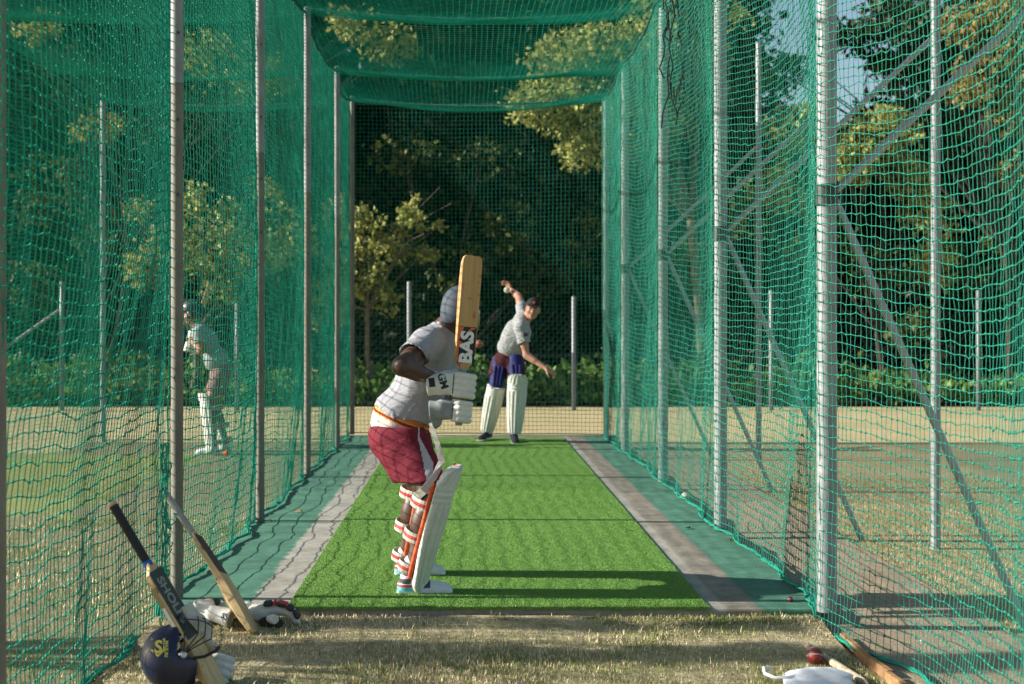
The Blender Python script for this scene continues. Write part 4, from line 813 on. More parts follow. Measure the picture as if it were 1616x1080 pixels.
sh_o = [c for c in bw.children if c.name.startswith('shirt')][0]
Mt = Matrix((Vector((1, 0, 0)), Vector((0, 0, 1)), Vector((0, -1, 0)))).transposed().to_4x4(); Mt.translation = P(832, 529, 16.9); decal('chest_badge', flat([(-.035, -.022), (.035, -.010), (.035, .03), (-.03, .022)], sub=4), sh_o, Mt, mat('dark_badge', (.10, .05, .09), .7), sh_o)
ball_thing('white ball gripped in the raised hand of the bowler', P(800, 458, 17.78), .037, M_ballw)

# ---------------------------------------------------------------- the batter in the neighbouring lane
nb = thing('person', 'helmeted batter crouching in the neighbouring lane behind the left net', 'person', (P(346, 712, 16.65).x, 16.65, GZ))
def Pn_(px, py, d=0): return P(px, py, 16.65+d)
N = dict(pelvis=Pn_(350, 590), belly=Pn_(341, 567), chest=Pn_(325, 538), upper=Pn_(314, 520), neck=Pn_(307, 511), head=Pn_(303, 494),
         sR=Pn_(316, 523, .20), eR=Pn_(312, 548, .30), wR=Pn_(298, 545, .12), sL=Pn_(316, 525, -.20), eL=Pn_(318, 553, -.22), wL=Pn_(300, 535, .02),
         hR=Pn_(348, 596, .12), kR=Pn_(337, 640, .22), aR=Pn_(357, 700, .20), hL=Pn_(346, 598, -.1), kL=Pn_(330, 640, -.18), aL=Pn_(338, 704, -.20), calfdir=(1, 0, 0))
fn = Vector((-.92, -.15, -.3)); hd, hp3, hM3 = head_prims(N['head'], (-.95, .15, -.2), (-.1, 0, 1))
adopt(sculpt('body', torso(N, fn)+limbs(N, 'R')+limbs(N, 'L')+hd, .010, mat('tan_skin', (.28, .15, .09), .5, 0, .1, 10)), nb)
un = (Vector(N['upper'])-Vector(N['pelvis'])).normalized(); FN = frame(fn, un); c1 = Vector(N['belly']); c2 = Vector(N['chest']); e1 = Vector(N['sL'])+(Vector(N['eL'])-Vector(N['sL']))*.6; e2 = Vector(N['sR'])+(Vector(N['eR'])-Vector(N['sR']))*.6
adopt(sculpt('shirt', [el(c1, (.14, .17, .15), FN, .04), el(c2, (.135, .18, .16), FN, .05), rc(N['sR'], N['sL'], .07, .07, .05), rc(N['sL'], e1, .075, .075, .04, True), rc(N['sR'], e2, .075, .075, .04, True), rc(N['upper'], N['neck'], .09, .06, .04, True), cut(Pn_(345, 582), -un)], .010, mat('pale_blue_grey_cotton', (.26, .29, .30), .85, 0, .1, 30), disp=folds(.010, 16, 51)), nb)
ha, ka, hb, kb = (Vector(N[x]) for x in ('hL', 'kL', 'hR', 'kR'))
adopt(sculpt('shorts', [el(N['pelvis'], (.14, .17, .12), FN, .04), rc(ha, ha+(ka-ha)*.55, .108, .098, .04, True), rc(hb, hb+(kb-hb)*.55, .108, .098, .04, True), cut(Pn_(345, 576), un)], .010, mat('faded_maroon_cotton', (.24, .12, .12), .85, 0, .2, 20)), nb)
make_pad(nb, N['aL'], N['kL'], (-1, -.2, 0), L0=-.06, L1=.60); make_pad(nb, N['aR'], N['kR'], (-1, 0, 0), L0=-.06, L1=.60)
for q, d in (('aL', -.2), ('aR', .2)):
    a = Vector(N[q]); make_shoe(nb, (a.x+.06, a.y, GZ+.006), (a.x-.21, a.y, GZ+.006), [M_shoew, M_red], lambda u, Y, Z: np.where((u < .4) & (Z > .03) & (Z < .05), 1, 0), h=.008)
Mh = hM3.to_4x4(); Mh.translation = Vector(N['head'])+Vector((0, 0, .012)); make_helmet(nb, Mh, mat('dark_green_shell', (.035, .045, .048), .4), M_steelbar)
b0 = Pn_(300, 548, .05); b1 = Pn_(326, 456, .25); bd2 = (b1-b0).normalized()
nbat, Mn, np_ = make_bat('bat lifted over the shoulder of the neighbouring lane batter', b0+bd2*.78, b0-bd2*.08, (-.97, -.25, 0), M_black, M_willowl)
make_glove(nb, glove_frame(Mn @ Vector((0, 0, .79)), -bd2, (-.9, .1, .3)), h=.006); make_glove(nb, glove_frame(Mn @ Vector((0, 0, .66)), -bd2, (-.9, .1, .3)), h=.006)
ball_thing('bright red ball on the ground beside the neighbouring batter', (P(358, 700, 16.2).x, 16.2, GZ+.045), .036, mat('bright_red_leather', (.60, .06, .03), .4))
# ---------------------------------------------------------------- kit lying about
def Pg(px, py, z=GZ): D = F*(CH-z)/(py-HY); return Vector(((px-HX)/F*D, D, z))
# near bat, black grip, leaning on the left net
toe = Pg(352, 1092, GZ+.004); top = toe+(P(172, 786, 5.80)-toe).normalized()*.865
batA, MA, pA = make_bat('near bat with black ribbed grip and blue ring leaning on the left net', toe, top, (.96, -.30, 0), M_black, M_willowl, ribs=True, end_m=M_willowl, ring=mat('blue_ring', (.02, .10, .42), .5), bow=.15)
mb = MB(); mb.box((0, -.0158, .395), (.047, .0006, .150)); sA = pA(mb, 'sticker', mat('olive_black_sticker', (.030, .034, .020), .35))
bat_text('SHOLES', .064, -.006, .41, mat('silver_print', (.24, .25, .21), .45), sA, R(-90), MA, bold=.002, sx=.92)
mb = MB(); mb.box((-.0552, .004, .38), (.0004, .010, .105)); eA = pA(mb, 'edge_sticker', mat('gold_edge_sticker', (.30, .25, .12), .4))
mb = MB(); mb.box((-.0560, .004, .345), (.0004, .008, .055)); pA(mb, 'edge_label', M_stkw, eA)
mb = MB(); mb.box((-.0560, .004, .268), (.0004, .010, .018)); oo = pA(mb, 'edge_badge', M_stk, eA)
me = text_mesh('GM', .020, .0003, bold=.0008); me.materials.clear(); me.materials.append(M_stkw); o = link('lettering', me); o.matrix_world = MA @ Matrix.Translation((-.0568, .004, .268)) @ Matrix.Rotation(R(-90), 4, 'Z') @ Matrix.Rotation(R(90), 4, 'X') @ Matrix.Rotation(R(0), 4, 'Z'); bpy.context.view_layer.update(); o.parent = oo; o.matrix_parent_inverse = oo.matrix_world.inverted()
# farther bat, pale grip, leaning on the post
toe = Pg(409, 996, -.045); top = toe+(P(250, 762, 7.12)-toe).normalized()*.875
batB, MB_, pB = make_bat('farther bat with pale grey grip and dark sticker leaning by the post', toe, top, (.97, -.24, 0), mat('pale_grey_grip', (.36, .35, .31), .85, 0, .2, 30), M_willowl, ribs=False, end_m=mat('navy_tape', (.02, .03, .11), .6), bow=.22)
mb = MB(); mb.box((0, -.0158, .445), (.0475, .0006, .115)); sB = pB(mb, 'sticker', mat('charcoal_sticker', (.035, .035, .04), .4))
mb = MB()
for k in range(9): mb.box((-.012, -.0167, .355+.022*k), (.003, .0003, .005)); mb.box((.006, -.0167, .355+.022*k), (.003, .0003, .005))
pB(mb, 'sticker_print', M_red, sB)
# navy helmet lying on its back with white gloves tucked in
hl_ = thing('cricket_helmet', 'navy helmet with yellow crest and black grille lying on the grass', 'helmet', Pg(262, 1075))
Mh = frame((.28, .30, .90), (-.93, -.30, .22)).to_4x4(); Mh = Mh @ Matrix.Scale(.94, 4); Mh.translation = P(278, 1035, 5.78); hs = make_helmet(hl_, Mh, M_navy, M_blackbar)
hs.name = 'shell'
Mt = frame((.96, .10, -.2), (-.15, -.93, .30)).to_4x4(); Mt = Matrix(((.30, .91, -.25), (.15, .2, -.97), (.94, -.28, .0))).to_4x4()
zx = (Vector((0, -CH*0, 0))+Vector((0, 0, CH))-P(252, 1020, 5.66)).normalized(); xx = Vector((.94, .05, -.33)); xx = (xx-zx*xx.dot(zx)).normalized(); yy = zx.cross(xx)
Mt = Matrix((xx, yy, zx)).transposed().to_4x4(); Mt.translation = P(250, 1022, 5.66)
M_crest = mat('yellow_crest', (.62, .55, .12), .5); decal('crest', text_mesh('S', .066, 0, bold=.002), hs, Mt @ Matrix.Rotation(R(18), 4, 'Z'), M_crest, hs, .002)
dm = Mt @ Matrix.Translation((.030, .004, 0)) @ Matrix.Rotation(R(-72), 4, 'Z'); decal('lettering', text_mesh('MASURI', .018, 0, bold=.0005), hs, dm, M_crest, hs, .002)
cr = flat([(-.028, .034), (.024, .034), (.024, -.012), (0, -.036), (-.028, -.012), (-.028, -.006), (-.022, -.008), (0, -.028), (.018, -.009), (.018, .028), (-.028, .028)]); decal('crest_outline', cr, hs, Mt @ Matrix.Rotation(R(18), 4, 'Z'), M_crest, hs, .002)
# soft white inner pad and gloves beside the helmet
def loose_glove(label, c, xd, zd, m1, m2, lab2=None, mir=1, txt=None, seed=0, h=.0042):
    t = thing('batting_glove', label, 'glove', c, 'batting gloves left on the grass'); M = frame(xd, zd).to_4x4(); M.translation = Vector(c)
    g_ = make_glove(t, M, 'glove_body', m1, mir=mir, open_=True, h=h)
    return t, g_, M
def finger_pads(t, g_, M, cols, mir=1):
    # moulded finger guards on the back of the fingers, two per finger
    for k in range(4):
        z = .041-.0275*k
        for q, (xa, ya) in enumerate(((-.018, -.040), (.018, -.042), (.048, -.030))):
            m_ = cols[(k+q) % len(cols)]
            o = sculpt('finger_guard', [bx((xa, ya*mir, z*1.08), (.0145, .009, .0115), Matrix.Rotation((-.1+.3*q)*mir, 3, 'Z'), .007)], .004, m_); o.matrix_world = M; bpy.context.view_layer.update(); o.parent = t; o.matrix_parent_inverse = t.matrix_basis.inverted()
M_charc = mat('charcoal_pad', (.035, .036, .04), .6); M_or2 = mat('bright_orange_pad', (.65, .11, .03), .55)
def GP(px, py, D=6.92): return P(px, py, D)
def arc_glove(label, body, guards, extra, mats_, c):
    t = thing('batting_glove', label, 'glove', c, 'batting gloves left on the grass')
    adopt(sculpt('glove_body', body, .0042, [M_white, mats_], disp=lambda X, Y, Z: .0035*wob(X, Y, Z, 55, 5)-.002*np.abs(wob(X, Y, Z, 110, 6))), t)
    for p, q, r, m_ in guards:
        d = (q-p); c_ = (p+q)/2; adopt(sculpt('finger_guard', [bx(c_, (d.length*.5, .030, r), frame(d, Vector((d.z, 0, -d.x)) if d.x < 0 else Vector((-d.z, 0, d.x))), r*.8)], .004, m_), t)
    for nm, pr, m_ in extra: adopt(sculpt(nm, pr, .004, m_), t)
    return t
body = [rc(GP(300, 968), GP(312, 958), .032, .030, .02), rc(GP(312, 958), GP(332, 953), .026, .024, .02), rc(GP(332, 953, 6.98), GP(350, 956, 6.98), .022, .020, .01), el(GP(322, 972), (.085, .05, .030), None, .03), rc(GP(330, 970), GP(350, 972), .036, .036, .03), rc(GP(338, 968, 6.86), GP(364, 976, 6.84), .036, .044, .02, True), rc(GP(350, 972, 6.86), GP(372, 980, 6.83), .026, .038, .004, op='s')]
t = arc_glove('orange trimmed white glove lying palm down by the left post', body, [(GP(313, 949, 6.94), GP(324, 948, 6.94), .012, M_charc), (GP(324, 948, 6.94), GP(334, 948, 6.94), .014, M_or2), (GP(334, 948, 6.94), GP(347, 953, 6.94), .013, M_charc), (GP(299, 976, 6.86), GP(307, 981, 6.86), .010, M_or2), (GP(313, 982, 6.86), GP(319, 983, 6.86), .009, M_or2)], [], M_white, GP(330, 980))
g_ = [o for o in t.children if o.name.startswith('glove_body')][0]
zx = Vector((.1, -.95, .3)).normalized(); xx = Vector((.94, .1, -.25)); xx = (xx-zx*xx.dot(zx)).normalized(); Mt = Matrix((xx, zx.cross(xx), zx)).transposed().to_4x4(); Mt.translation = GP(353, 971, 6.75); decal('lettering', text_mesh('SS', .036, 0, bold=.0006), g_, Mt @ Matrix.Rotation(R(-15), 4, 'Z'), M_charc, g_)
gp = Pg(392, 984, -.04)
t, g_, M = loose_glove('pale glove half hidden behind the foot of the farther bat', gp+Vector((-.03, .05, .035)), (-.9, .3, .05), (.2, .9, .2), M_offw, M_charc, mir=-1)
body = [rc(GP(402, 968), GP(416, 966), .026, .030, .02), rc(GP(416, 964), GP(440, 960), .030, .027, .02), rc(GP(440, 960), GP(460, 967), .026, .024, .02), rc(GP(460, 967), GP(468, 981), .022, .018, .02), rc(GP(410, 972), GP(428, 976), .026, .026, .01), rc(GP(426, 976, 6.85), GP(434, 978, 6.83), .02, .022, .01, True)]
arc_glove('white glove with charcoal and red finger guards lying arched near the mat', body, [(GP(416, 953, 6.9), GP(430, 952, 6.9), .012, M_charc), (GP(431, 951, 6.9), GP(436, 951, 6.9), .013, M_red), (GP(437, 952, 6.9), GP(452, 955, 6.9), .012, M_charc), (GP(453, 956, 6.9), GP(464, 962, 6.9), .013, M_charc), (GP(465, 963, 6.9), GP(472, 976, 6.9), .012, M_charc), (GP(440, 949, 6.9), GP(455, 953, 6.9), .004, M_red)], [], M_white, GP(440, 985))
gp = Pg(330, 1075)
t, g_, M = loose_glove('plain white glove under the near bat, beside the navy helmet', gp+Vector((.03, -.02, .05)), (.93, .25, -.1), (.1, .5, .85), M_white, M_white, mir=1)
gp = Pg(310, 1020)
t, g_, M = loose_glove('greyish white glove stuffed into the mouth of the navy helmet', P(312, 1012, 5.86), (.35, .1, -.9), (.9, .1, .35), M_offw, M_white, mir=1)
t = thing('clod', 'small dark clod of earth at the foot of the farther bat', 'clod', Pg(424, 992, -.045)); p = Pg(424, 990, -.045); adopt(sculpt('soil', [el(p+Vector((0, 0, .02)), (.045, .03, .03)), el(p+Vector((.04, 0, .012)), (.03, .03, .02))], .006, mat('dark_soil_clod', (.045, .04, .035), .9, 0, .4, 40), disp=lambda X, Y, Z: .008*wob(X, Y, Z, 80, 3)), t)
# right foreground: ball, stick, white glove
ball_thing('dark red cricket ball on the grass at lower right', Pg(1287, 1049)+Vector((0, 0, .034)), .036, M_ball, axis=(.1, .5, .9))
t = thing('wooden_stump', 'pale peeling wooden stump lying behind the dark red ball', 'stump', Pg(1300, 1045)); a = Pg(1274, 1026)+Vector((0, 0, .016)); b = a+(Pg(1352, 1076)+Vector((0, 0, .016))-a).normalized()*.71
mb = MB(); v = b-a; mb.tube([a, a+v*.01, a+v*.5, a+v*.93, b], [.012, .0155, .0165, .0165, .005], 12); mb.build('shaft', mat('peeling_white_paint', (.55, .47, .36), .7, 0, .5, 25, .3, 60, col2=(.30, .19, .10)), t)
t = thing('cloth_cap', 'crumpled white cloth with a stiff rim lying at the bottom right edge', 'cloth', Pg(1270, 1085)); c = Pg(1275, 1084)
M_clo = mat('white_cloth', (.66, .68, .72), .85, 0, .06, 40, .3, 220)
adopt(sculpt('fabric', [bx(c+Vector((.03, .0, .03)), (.135, .075, .010), Matrix.Rotation(-.08, 3, 'Z') @ Matrix.Rotation(.12, 3, 'X'), .011, .02), el(c+Vector((.0, .03, .045)), (.085, .05, .018), None, .02), el(c+Vector((.11, .01, .044)), (.075, .06, .014), None, .02), bx(c+Vector((.0, .045, .052)), (.045, .014, .012), None, .01, .012, 's')], .0045, M_clo, disp=lambda X, Y, Z: .011*wob(X, Y, Z, 34, 7)+.005*wob(X, Y, Z, 75, 8)), t)
mb = MB(); mb.tube([c+Vector((x, y, z)) for x, y, z in ((-.125, .10, .050), (-.16, .07, .058), (-.165, .03, .046), (-.13, .0, .035), (-.08, -.01, .04), (-.02, .0, .05), (.03, .02, .058))], .007, 8); mb.build('rim', M_clo, t)
# small things on the slab
t = ball_thing('tiny far red ball on the right green strip near the slab corner', Pg(1247, 950, 0)+Vector((0, 0, .012)), .014, M_ball, name='rubber_ball')
p = Pg(1082, 787, 0); adopt(sculpt('pebble', [el(p+Vector((0, 0, .018)), (.028, .03, .022)), el(p+Vector((-.01, .02, .03)), (.018, .02, .016))], .005, mat('white_stone', (.55, .52, .45), .8, 0, .2, 30), disp=lambda X, Y, Z: .004*wob(X, Y, Z, 90, 3)), thing('white_stone', 'white stone at the foot of the right net', 'stone', p))
# ---------------------------------------------------------------- trees and plants
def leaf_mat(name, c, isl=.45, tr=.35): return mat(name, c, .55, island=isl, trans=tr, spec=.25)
L_shade = leaf_mat('shade_dark_leaves', (.030, .050, .014), .5, .2)  # colour kept dark to stand in for shade among the back trees
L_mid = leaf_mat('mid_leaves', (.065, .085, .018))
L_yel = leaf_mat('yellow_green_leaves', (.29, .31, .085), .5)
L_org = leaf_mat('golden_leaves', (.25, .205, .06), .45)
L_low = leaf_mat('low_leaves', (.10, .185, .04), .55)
M_bark = mat('bark', (.16, .125, .085), .9, 0, .5, 12, .8, 30)
M_barkd = mat('dark_bark', (.06, .045, .032), .9, 0, .5, 12, .8, 30)
def leaves_np(cent, size, droop=.35, seed=1):
    g = np.random.default_rng(seed); n = len(cent); d = g.normal(size=(n, 3)); d[:, 2] -= droop; d /= np.linalg.norm(d, axis=1)[:, None]
    r = g.normal(size=(n, 3)); s = np.cross(d, r); s /= np.linalg.norm(s, axis=1)[:, None]+1e-9; nn = np.cross(s, d)
    L = size*g.uniform(.55, 1.35, n)[:, None]; W = L*g.uniform(.26, .42, n)[:, None]
    b = cent; m = cent+d*L*.5+nn*L*.07; t = cent+d*L
    V = np.stack([b, m+s*W, t, m-s*W], 1).reshape(-1, 3); return V, np.arange(n*4).reshape(n, 4)
def clump_points(clumps, per, seed, shell=.55):
    g = np.random.default_rng(seed); out = []
    for (c, r, wgt) in clumps:
        n = int(per*wgt); d = g.normal(size=(n, 3)); d /= np.linalg.norm(d, axis=1)[:, None]; q = g.uniform(0, 1, n)**shell
        p = d*q[:, None]*np.array(r)
        # twigs: leaves gather round random sub-centres so the outline breaks up
        k = max(4, n//18); ci = g.integers(0, k, n); sub = g.normal(size=(k, 3)); sub /= np.linalg.norm(sub, axis=1)[:, None]; sub *= (g.uniform(.35, 1.05, k)**.6)[:, None]*np.array(r)
        tw = sub[ci]+g.normal(size=(n, 3))*np.array(r)*.13; u = g.uniform(size=n) < .8
        out.append(np.where(u[:, None], tw, p)+np.array(c))
    return np.concatenate(out)
def tree(name, label, base, clumps, per, size, lm, trunk_r, bark, seed, group='trees behind the nets', lean=None, shell=.55, cat='tree'):
    rg = random.Random(seed); t = thing(name, label, cat, base, group); b = Vector(base)
    tops = [Vector(c) for c, r, w_ in clumps]; zc = sum(p.z for p in tops)/len(tops); cen = sum(tops, Vector())/len(tops)
    fork = lean or (b*.75+Vector((cen.x, cen.y, b.z))*.25+Vector((0, 0, (min(p.z for p in tops)-b.z)*.55)))
    fork = Vector(fork); mb = MB()
    mid = (b+fork)/2+Vector((rg.uniform(-.1, .1), rg.uniform(-.1, .1), 0))
    mb.tube([b-Vector((0, 0, .1)), b+(mid-b)*.15, mid, fork], [trunk_r*1.5, trunk_r*1.1, trunk_r*.95, trunk_r*.8], 9)
    mb.build('trunk', bark, t); mb = MB()
    for p in tops:
        q = fork+(p-fork)*.5+Vector((rg.uniform(-.3, .3), rg.uniform(-.3, .3), rg.uniform(-.1, .35)))
        mb.tube([fork, fork+(q-fork)*.5, q, p], [trunk_r*.6, trunk_r*.45, trunk_r*.3, trunk_r*.08], 6)
        for k in range(3):
            e = p+Vector((rg.gauss(0, .3), rg.gauss(0, .3), rg.gauss(0, .2))); mb.tube([q, (q+e)/2+Vector((0, 0, .1)), e], [trunk_r*.2, trunk_r*.12, .006], 5)
    mb.build('branch', bark, t)
    V, Q = leaves_np(clump_points(clumps, per, seed, shell), size, seed=seed); link('crown', mesh_np('crown', V, Q, lm, smooth=False), t)
    return t
def bigclumps(x, y, h, rx, seed, n=9, lo=.12):
    g = random.Random(seed); out = []
    for i in range(n):
        z = h*(lo+(1-lo)*(i+.5)/n); k = math.sin(math.pi*min(1, (.25+.75*(1-(i+.5)/n))))**.5
        out.append(((x+g.uniform(-1, 1)*rx*.6*k, y+g.uniform(-.8, .8)*rx*.6, z), (rx*g.uniform(.5, .8), rx*g.uniform(.5, .8), h*.14), 1))
    return out
# dark row, from left (out of the frame, where it shades the rest) to right
row = [(-21, 34, 13, 3.4), (-16.5, 34.0, 12.5, 3.2), (-12.2, 34.2, 12, 3.0), (-8.2, 34.3, 13, 3.0), (-4.6, 34.4, 12.5, 2.9), (-1.2, 34.2, 13, 2.8), (2.1, 34.4, 13, 2.8), (4.9, 34.5, 12.5, 2.5), (8.8, 34.2, 5.3, 2.8), (12.4, 34.0, 6.0, 3.0), (16.4, 33.5, 13, 3.0)]
rl = ['far left, out past the neighbouring lane', 'left of the neighbouring lane', 'behind the left fence end', 'behind the neighbouring lane batter', 'behind the slim trunked tree', 'directly behind the batter', 'behind the bowler and his cap', 'behind the right end of the back net', 'behind the near right net, with sky above it', 'at far right below open sky', 'past the right edge']
for i, (x, y, h, r) in enumerate(row):
    tree('evergreen_tree', 'dense dark evergreen standing '+rl[i], (x, y, GZ), bigclumps(x, y, h, r, 40+i, 13, .0), 2400, .24, L_shade, .16, M_barkd, 40+i)
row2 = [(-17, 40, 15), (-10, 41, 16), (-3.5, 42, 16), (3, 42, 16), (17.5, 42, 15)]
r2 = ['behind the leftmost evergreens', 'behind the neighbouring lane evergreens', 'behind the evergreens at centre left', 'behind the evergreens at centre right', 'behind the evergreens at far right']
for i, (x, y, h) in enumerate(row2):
    tree('tall_tree', 'tall shadowy tree rising '+r2[i], (x, y, GZ), bigclumps(x, y, h, 4.4, 70+i, 13, .0), 1500, .42, L_shade, .25, M_barkd, 70+i)
def Q3(px, py, D, rx, ry, rz, w_=1.): p = P(px, py, D); return ((p.x, p.y, p.z), (rx, ry, rz), w_)
# sunlit trees in front of the row
tree('leafy_tree', 'sunlit yellow-green tree crown at upper right of the back net', (4.6, 28.6, GZ), [Q3(930, 120, 28, 1.0, .8, .62), Q3(860, 165, 27.7, .75, .6, .5), Q3(925, 215, 27.8, .55, .6, .62), Q3(915, 85, 28.2, .9, .7, .5), Q3(985, 75, 28.4, 1.1, .8, .6), Q3(1060, 110, 28.6, 1.1, .8, .9), Q3(1010, 190, 28.4, .8, .7, .7), Q3(1080, 10, 29, 1.3, 1., .8)], 1100, .125, L_yel, .11, M_bark, 101, lean=(4.3, 28.5, 3.4))
tree('slim_tree', 'slim leaning tree with pale trunk and sunlit leaves left of the batter', (P(592, 600, 27).x, 27, GZ), [Q3(585, 370, 27, .5, .5, .42), Q3(615, 395, 27.1, .45, .5, .35), Q3(650, 345, 27, .34, .35, .3, .6), Q3(560, 430, 27, .55, .5, .5), Q3(600, 470, 27.2, .4, .4, .35, .6), Q3(545, 340, 27.2, .45, .4, .4), Q3(670, 400, 27.3, .25, .3, .2, .35), Q3(520, 480, 27.3, .5, .4, .5), Q3(655, 320, 27, .15, .2, .22, .2), Q3(690, 360, 27, .18, .2, .12, .15)], 420, .11, L_yel, .05, M_bark, 102, lean=(P(580, 500, 27).x, 27, P(580, 490, 27).z))
tree('leafy_tree', 'sunlit round tree seen through the left net behind its batter', (P(300, 600, 27.2).x, 27.2, GZ), [Q3(330, 360, 27, .75, .7, .7), Q3(270, 395, 27, .6, .6, .6), Q3(390, 390, 27.2, .7, .6, .7), Q3(350, 440, 27, .6, .6, .5), Q3(450, 380, 27.3, .6, .6, .8), Q3(235, 430, 27.2, .4, .4, .4, .6), Q3(220, 330, 27.4, .3, .3, .25, .3), Q3(300, 310, 27.4, .35, .3, .25, .3), Q3(420, 300, 27.4, .4, .3, .3, .35)], 480, .12, L_yel, .07, M_bark, 103)
tree('leafy_tree', 'high yellow-green tree over the neighbouring lane at upper left', (P(150, 600, 28.5).x, 28.6, GZ), [Q3(155, 200, 28.3, .45, .4, .35, .35), Q3(60, 45, 28.3, .4, .4, .3, .3), Q3(420, 120, 28.4, .7, .6, .5, .8), Q3(350, 90, 28.6, .8, .6, .5, .6), Q3(620, 70, 28.6, .5, .5, .4, .5), Q3(560, 40, 28.6, .6, .5, .4, .5)], 800, .125, L_yel, .045, M_barkd, 104)
tree('leafy_tree', 'loose olive tree seen through the near right net below the sky', (P(1390, 600, 27.5).x, 27.6, GZ), [Q3(1390, 210, 27.4, .75, .6, .5), Q3(1340, 255, 27.2, .55, .5, .4), Q3(1430, 280, 27.5, .5, .5, .4, .7), Q3(1260, 200, 27.6, .7, .6, .5, .7), Q3(1240, 300, 27.6, .5, .5, .5, .5), Q3(1480, 430, 27.5, .4, .4, .5, .4), Q3(1460, 330, 27.5, .5, .5, .4, .5)], 900, .12, L_yel, .06, M_barkd, 105)
tree('golden_tree', 'gold and olive leaved tree at the upper right corner', (P(1600, 600, 26.8).x, 27.0, GZ), [Q3(1590, 60, 26.8, .6, .6, .6), Q3(1540, 130, 26.8, .5, .5, .45, .8), Q3(1610, 170, 26.8, .55, .5, .5), Q3(1570, 20, 27, .6, .5, .4), Q3(1520, 40, 27, .4, .4, .4, .6), Q3(1600, 270, 27, .4, .4, .4, .4), Q3(1640, 100, 26.8, .6, .6, .6)], 850, .125, L_org, .06, M_barkd, 106)
tree('overhanging_tree', 'dark leafy boughs against the sky above the right net', (11.5, 29.5, GZ), [Q3(1420, 30, 29, 1.0, .8, .5), Q3(1350, 60, 29, .6, .6, .35, .6), Q3(1470, 100, 29.2, .6, .6, .5), Q3(1510, 50, 29.2, .8, .7, .6), Q3(1400, 95, 29, .5, .5, .25, .45), Q3(1540, 210, 29.3, .8, .7, .7), Q3(1225, 110, 29.2, .55, .5, .4, .5)], 700, .15, L_shade, .12, M_barkd, 107)
# sparse olive trees, then shrubs; the added, unseen shade caster comes last
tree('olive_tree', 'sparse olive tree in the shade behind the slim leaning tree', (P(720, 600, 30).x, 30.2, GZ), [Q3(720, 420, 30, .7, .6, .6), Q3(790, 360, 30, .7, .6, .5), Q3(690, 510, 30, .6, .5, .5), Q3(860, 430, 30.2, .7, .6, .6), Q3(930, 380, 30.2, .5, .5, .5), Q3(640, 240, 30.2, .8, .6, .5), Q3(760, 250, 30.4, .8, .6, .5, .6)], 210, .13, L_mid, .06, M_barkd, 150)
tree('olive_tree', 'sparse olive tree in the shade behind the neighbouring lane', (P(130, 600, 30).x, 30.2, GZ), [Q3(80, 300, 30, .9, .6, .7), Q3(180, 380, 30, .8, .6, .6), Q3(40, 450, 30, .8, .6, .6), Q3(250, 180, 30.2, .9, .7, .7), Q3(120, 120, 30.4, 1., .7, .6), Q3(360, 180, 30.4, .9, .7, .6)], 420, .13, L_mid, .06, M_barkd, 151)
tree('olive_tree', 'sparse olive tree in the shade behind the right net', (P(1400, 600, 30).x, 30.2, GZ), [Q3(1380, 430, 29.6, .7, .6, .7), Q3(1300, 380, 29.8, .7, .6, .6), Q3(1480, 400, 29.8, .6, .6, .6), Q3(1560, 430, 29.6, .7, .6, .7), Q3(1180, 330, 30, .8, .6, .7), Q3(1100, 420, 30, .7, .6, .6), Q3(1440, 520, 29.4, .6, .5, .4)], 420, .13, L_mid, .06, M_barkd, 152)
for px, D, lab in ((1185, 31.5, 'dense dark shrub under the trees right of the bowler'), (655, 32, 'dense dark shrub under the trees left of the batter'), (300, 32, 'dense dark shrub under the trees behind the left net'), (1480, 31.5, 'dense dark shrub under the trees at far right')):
    c = P(px, 560, D); tree('shrub', lab, (c.x, D, GZ), [((c.x+dx, D, z), (1.1, .8, .8), 1) for dx, z in ((-.9, .8), (.2, .9), (1.2, .8), (-.4, 1.9), (.7, 1.8))], 900, .16, L_shade, .05, M_barkd, int(px), group='shrubs under the trees', cat='shrub')
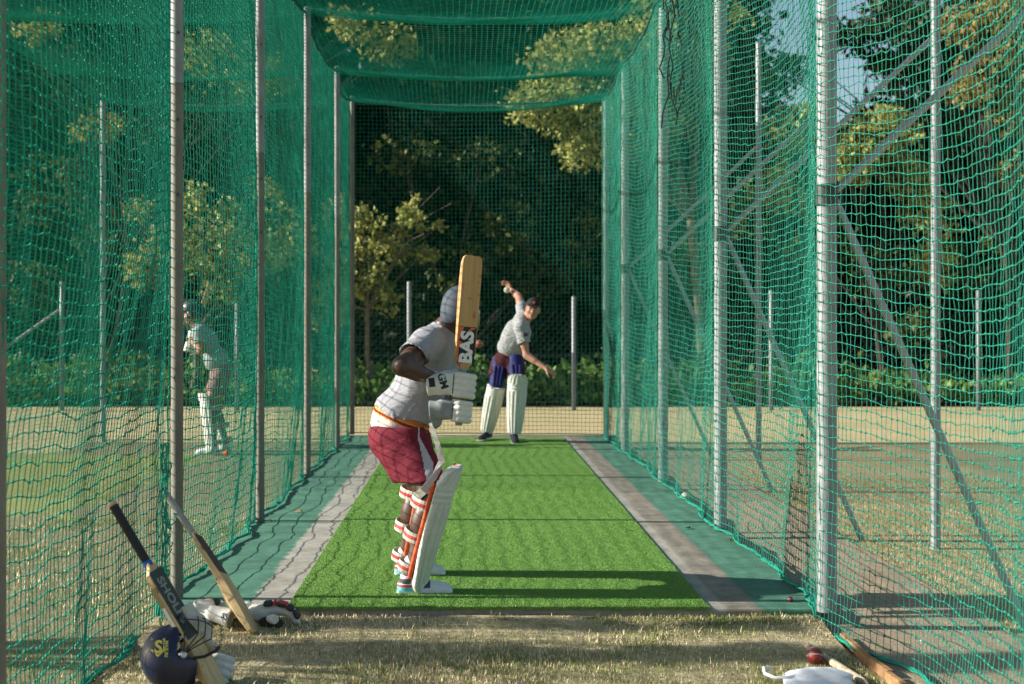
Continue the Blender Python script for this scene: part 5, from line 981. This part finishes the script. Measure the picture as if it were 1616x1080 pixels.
tree('added_shade_caster', 'unseen leafy shade caster added left of the cage', (-6.4, 6.5, GZ), [((-6.0, 6.54, 2.22), (.28, .13, .10), .5), ((-6.0, 6.55, 2.39), (.28, .13, .10), .5), ((-6.0, 6.56, 2.57), (.28, .13, .10), .5), ((-6.0, 6.58, 2.76), (.28, .13, .10), .5), ((-6.0, 6.55, 2.96), (.28, .13, .10), .5), ((-6.0, 6.58, 3.15), (.28, .13, .10), .5), ((-6.0, 6.45, 3.35), (.28, .13, .10), .5), ((-6.0, 6.52, 3.57), (.28, .13, .10), .5), ((-6.1, 7.05, 2.48), (.25, .05, .08), .3), ((-6.1, 7.03, 2.83), (.25, .05, .08), .3), ((-6.1, 7.04, 3.22), (.25, .05, .08), .3), ((-6.1, 5.79, 2.35), (.25, .10, .09), .4), ((-6.1, 5.85, 2.70), (.25, .10, .09), .4), ((-6.1, 5.81, 3.00), (.25, .10, .09), .4), ((-6.1, 5.86, 3.30), (.25, .10, .09), .4)], 420, .10, L_mid, .05, M_barkd, 140, lean=(-6.3, 6.5, 1.3))  # unseen clumps invented and shaped to throw the foreground shade bands
# low leafy plants under the trees
n = 19000; gx = RNG.uniform(-11, 12.5, n); gy = 26.6+2.6*RNG.uniform(0, 1, n)**1.3; hh = (.30+.45*np.clip((gy-26.5)/1.2, 0, 1))*(.85+.75*wob(gx, gy, 0*gx, 2.6, 55)); gz = GZ+RNG.uniform(0, 1, n)*np.clip(hh, .1, 1.2)
V, Q = leaves_np(np.stack([gx, gy, gz], 1), .17, -.9, 9); set_props(link('ground_cover', mesh_np('ground_cover', V, Q, L_low, smooth=False)), 'low glossy green plants growing along the fence', 'plants', kind='stuff')
sheet('leaf_litter', -14, 14, 26.5, 36, GZ+.02, ground_mat('dark_soil', (.06, .045, .03), (.09, .065, .04), (.04, .035, .02)), 60, 20, .05)
# dry leaves scattered on the slab
M_dry = mat('dry_leaf', (.23, .17, .05), .7, island=.4)
for (px, py, lab) in ((1085, 835, 'curled dry brown leaf by the second right post'), (1125, 832, 'dry yellow brown leaf touching the second right post base'), (1143, 842, 'small dry leaf on green paint below the second right post'), (1155, 855, 'lone dry leaf on the right green strip'), (1106, 811, 'dry leaf on the right green strip near the white stone'), (428, 824, 'yellow dry leaf by the second left post'), (471, 809, 'thin dry leaf lying on the left green strip')):
    D = F*CH/(py-HY); p = P(px, py, D); g = random.Random(px); mb = MB(); L = .035; a = g.uniform(0, 6)
    ca, sa = math.cos(a), math.sin(a); pr = [(-1, 0, .002), (-.3, .4, .016), (.4, .35, .014), (1, 0, .006), (.4, -.35, .004), (-.3, -.4, .003)]
    vs = [(p.x+L*(u*ca-v*sa), D+L*(u*sa+v*ca), z+.002) for u, v, z in pr]; vs += [(x, y, z+.0012) for x, y, z in vs]
    mb.add(vs, [(0, 1, 2, 3, 4, 5), (11, 10, 9, 8, 7, 6)]+[(i, 6+i, 6+(i+1) % 6, (i+1) % 6) for i in range(6)]); o = mb.build('dry_leaf', M_dry); set_props(o, lab, 'leaf', 'dry leaves on the slab')
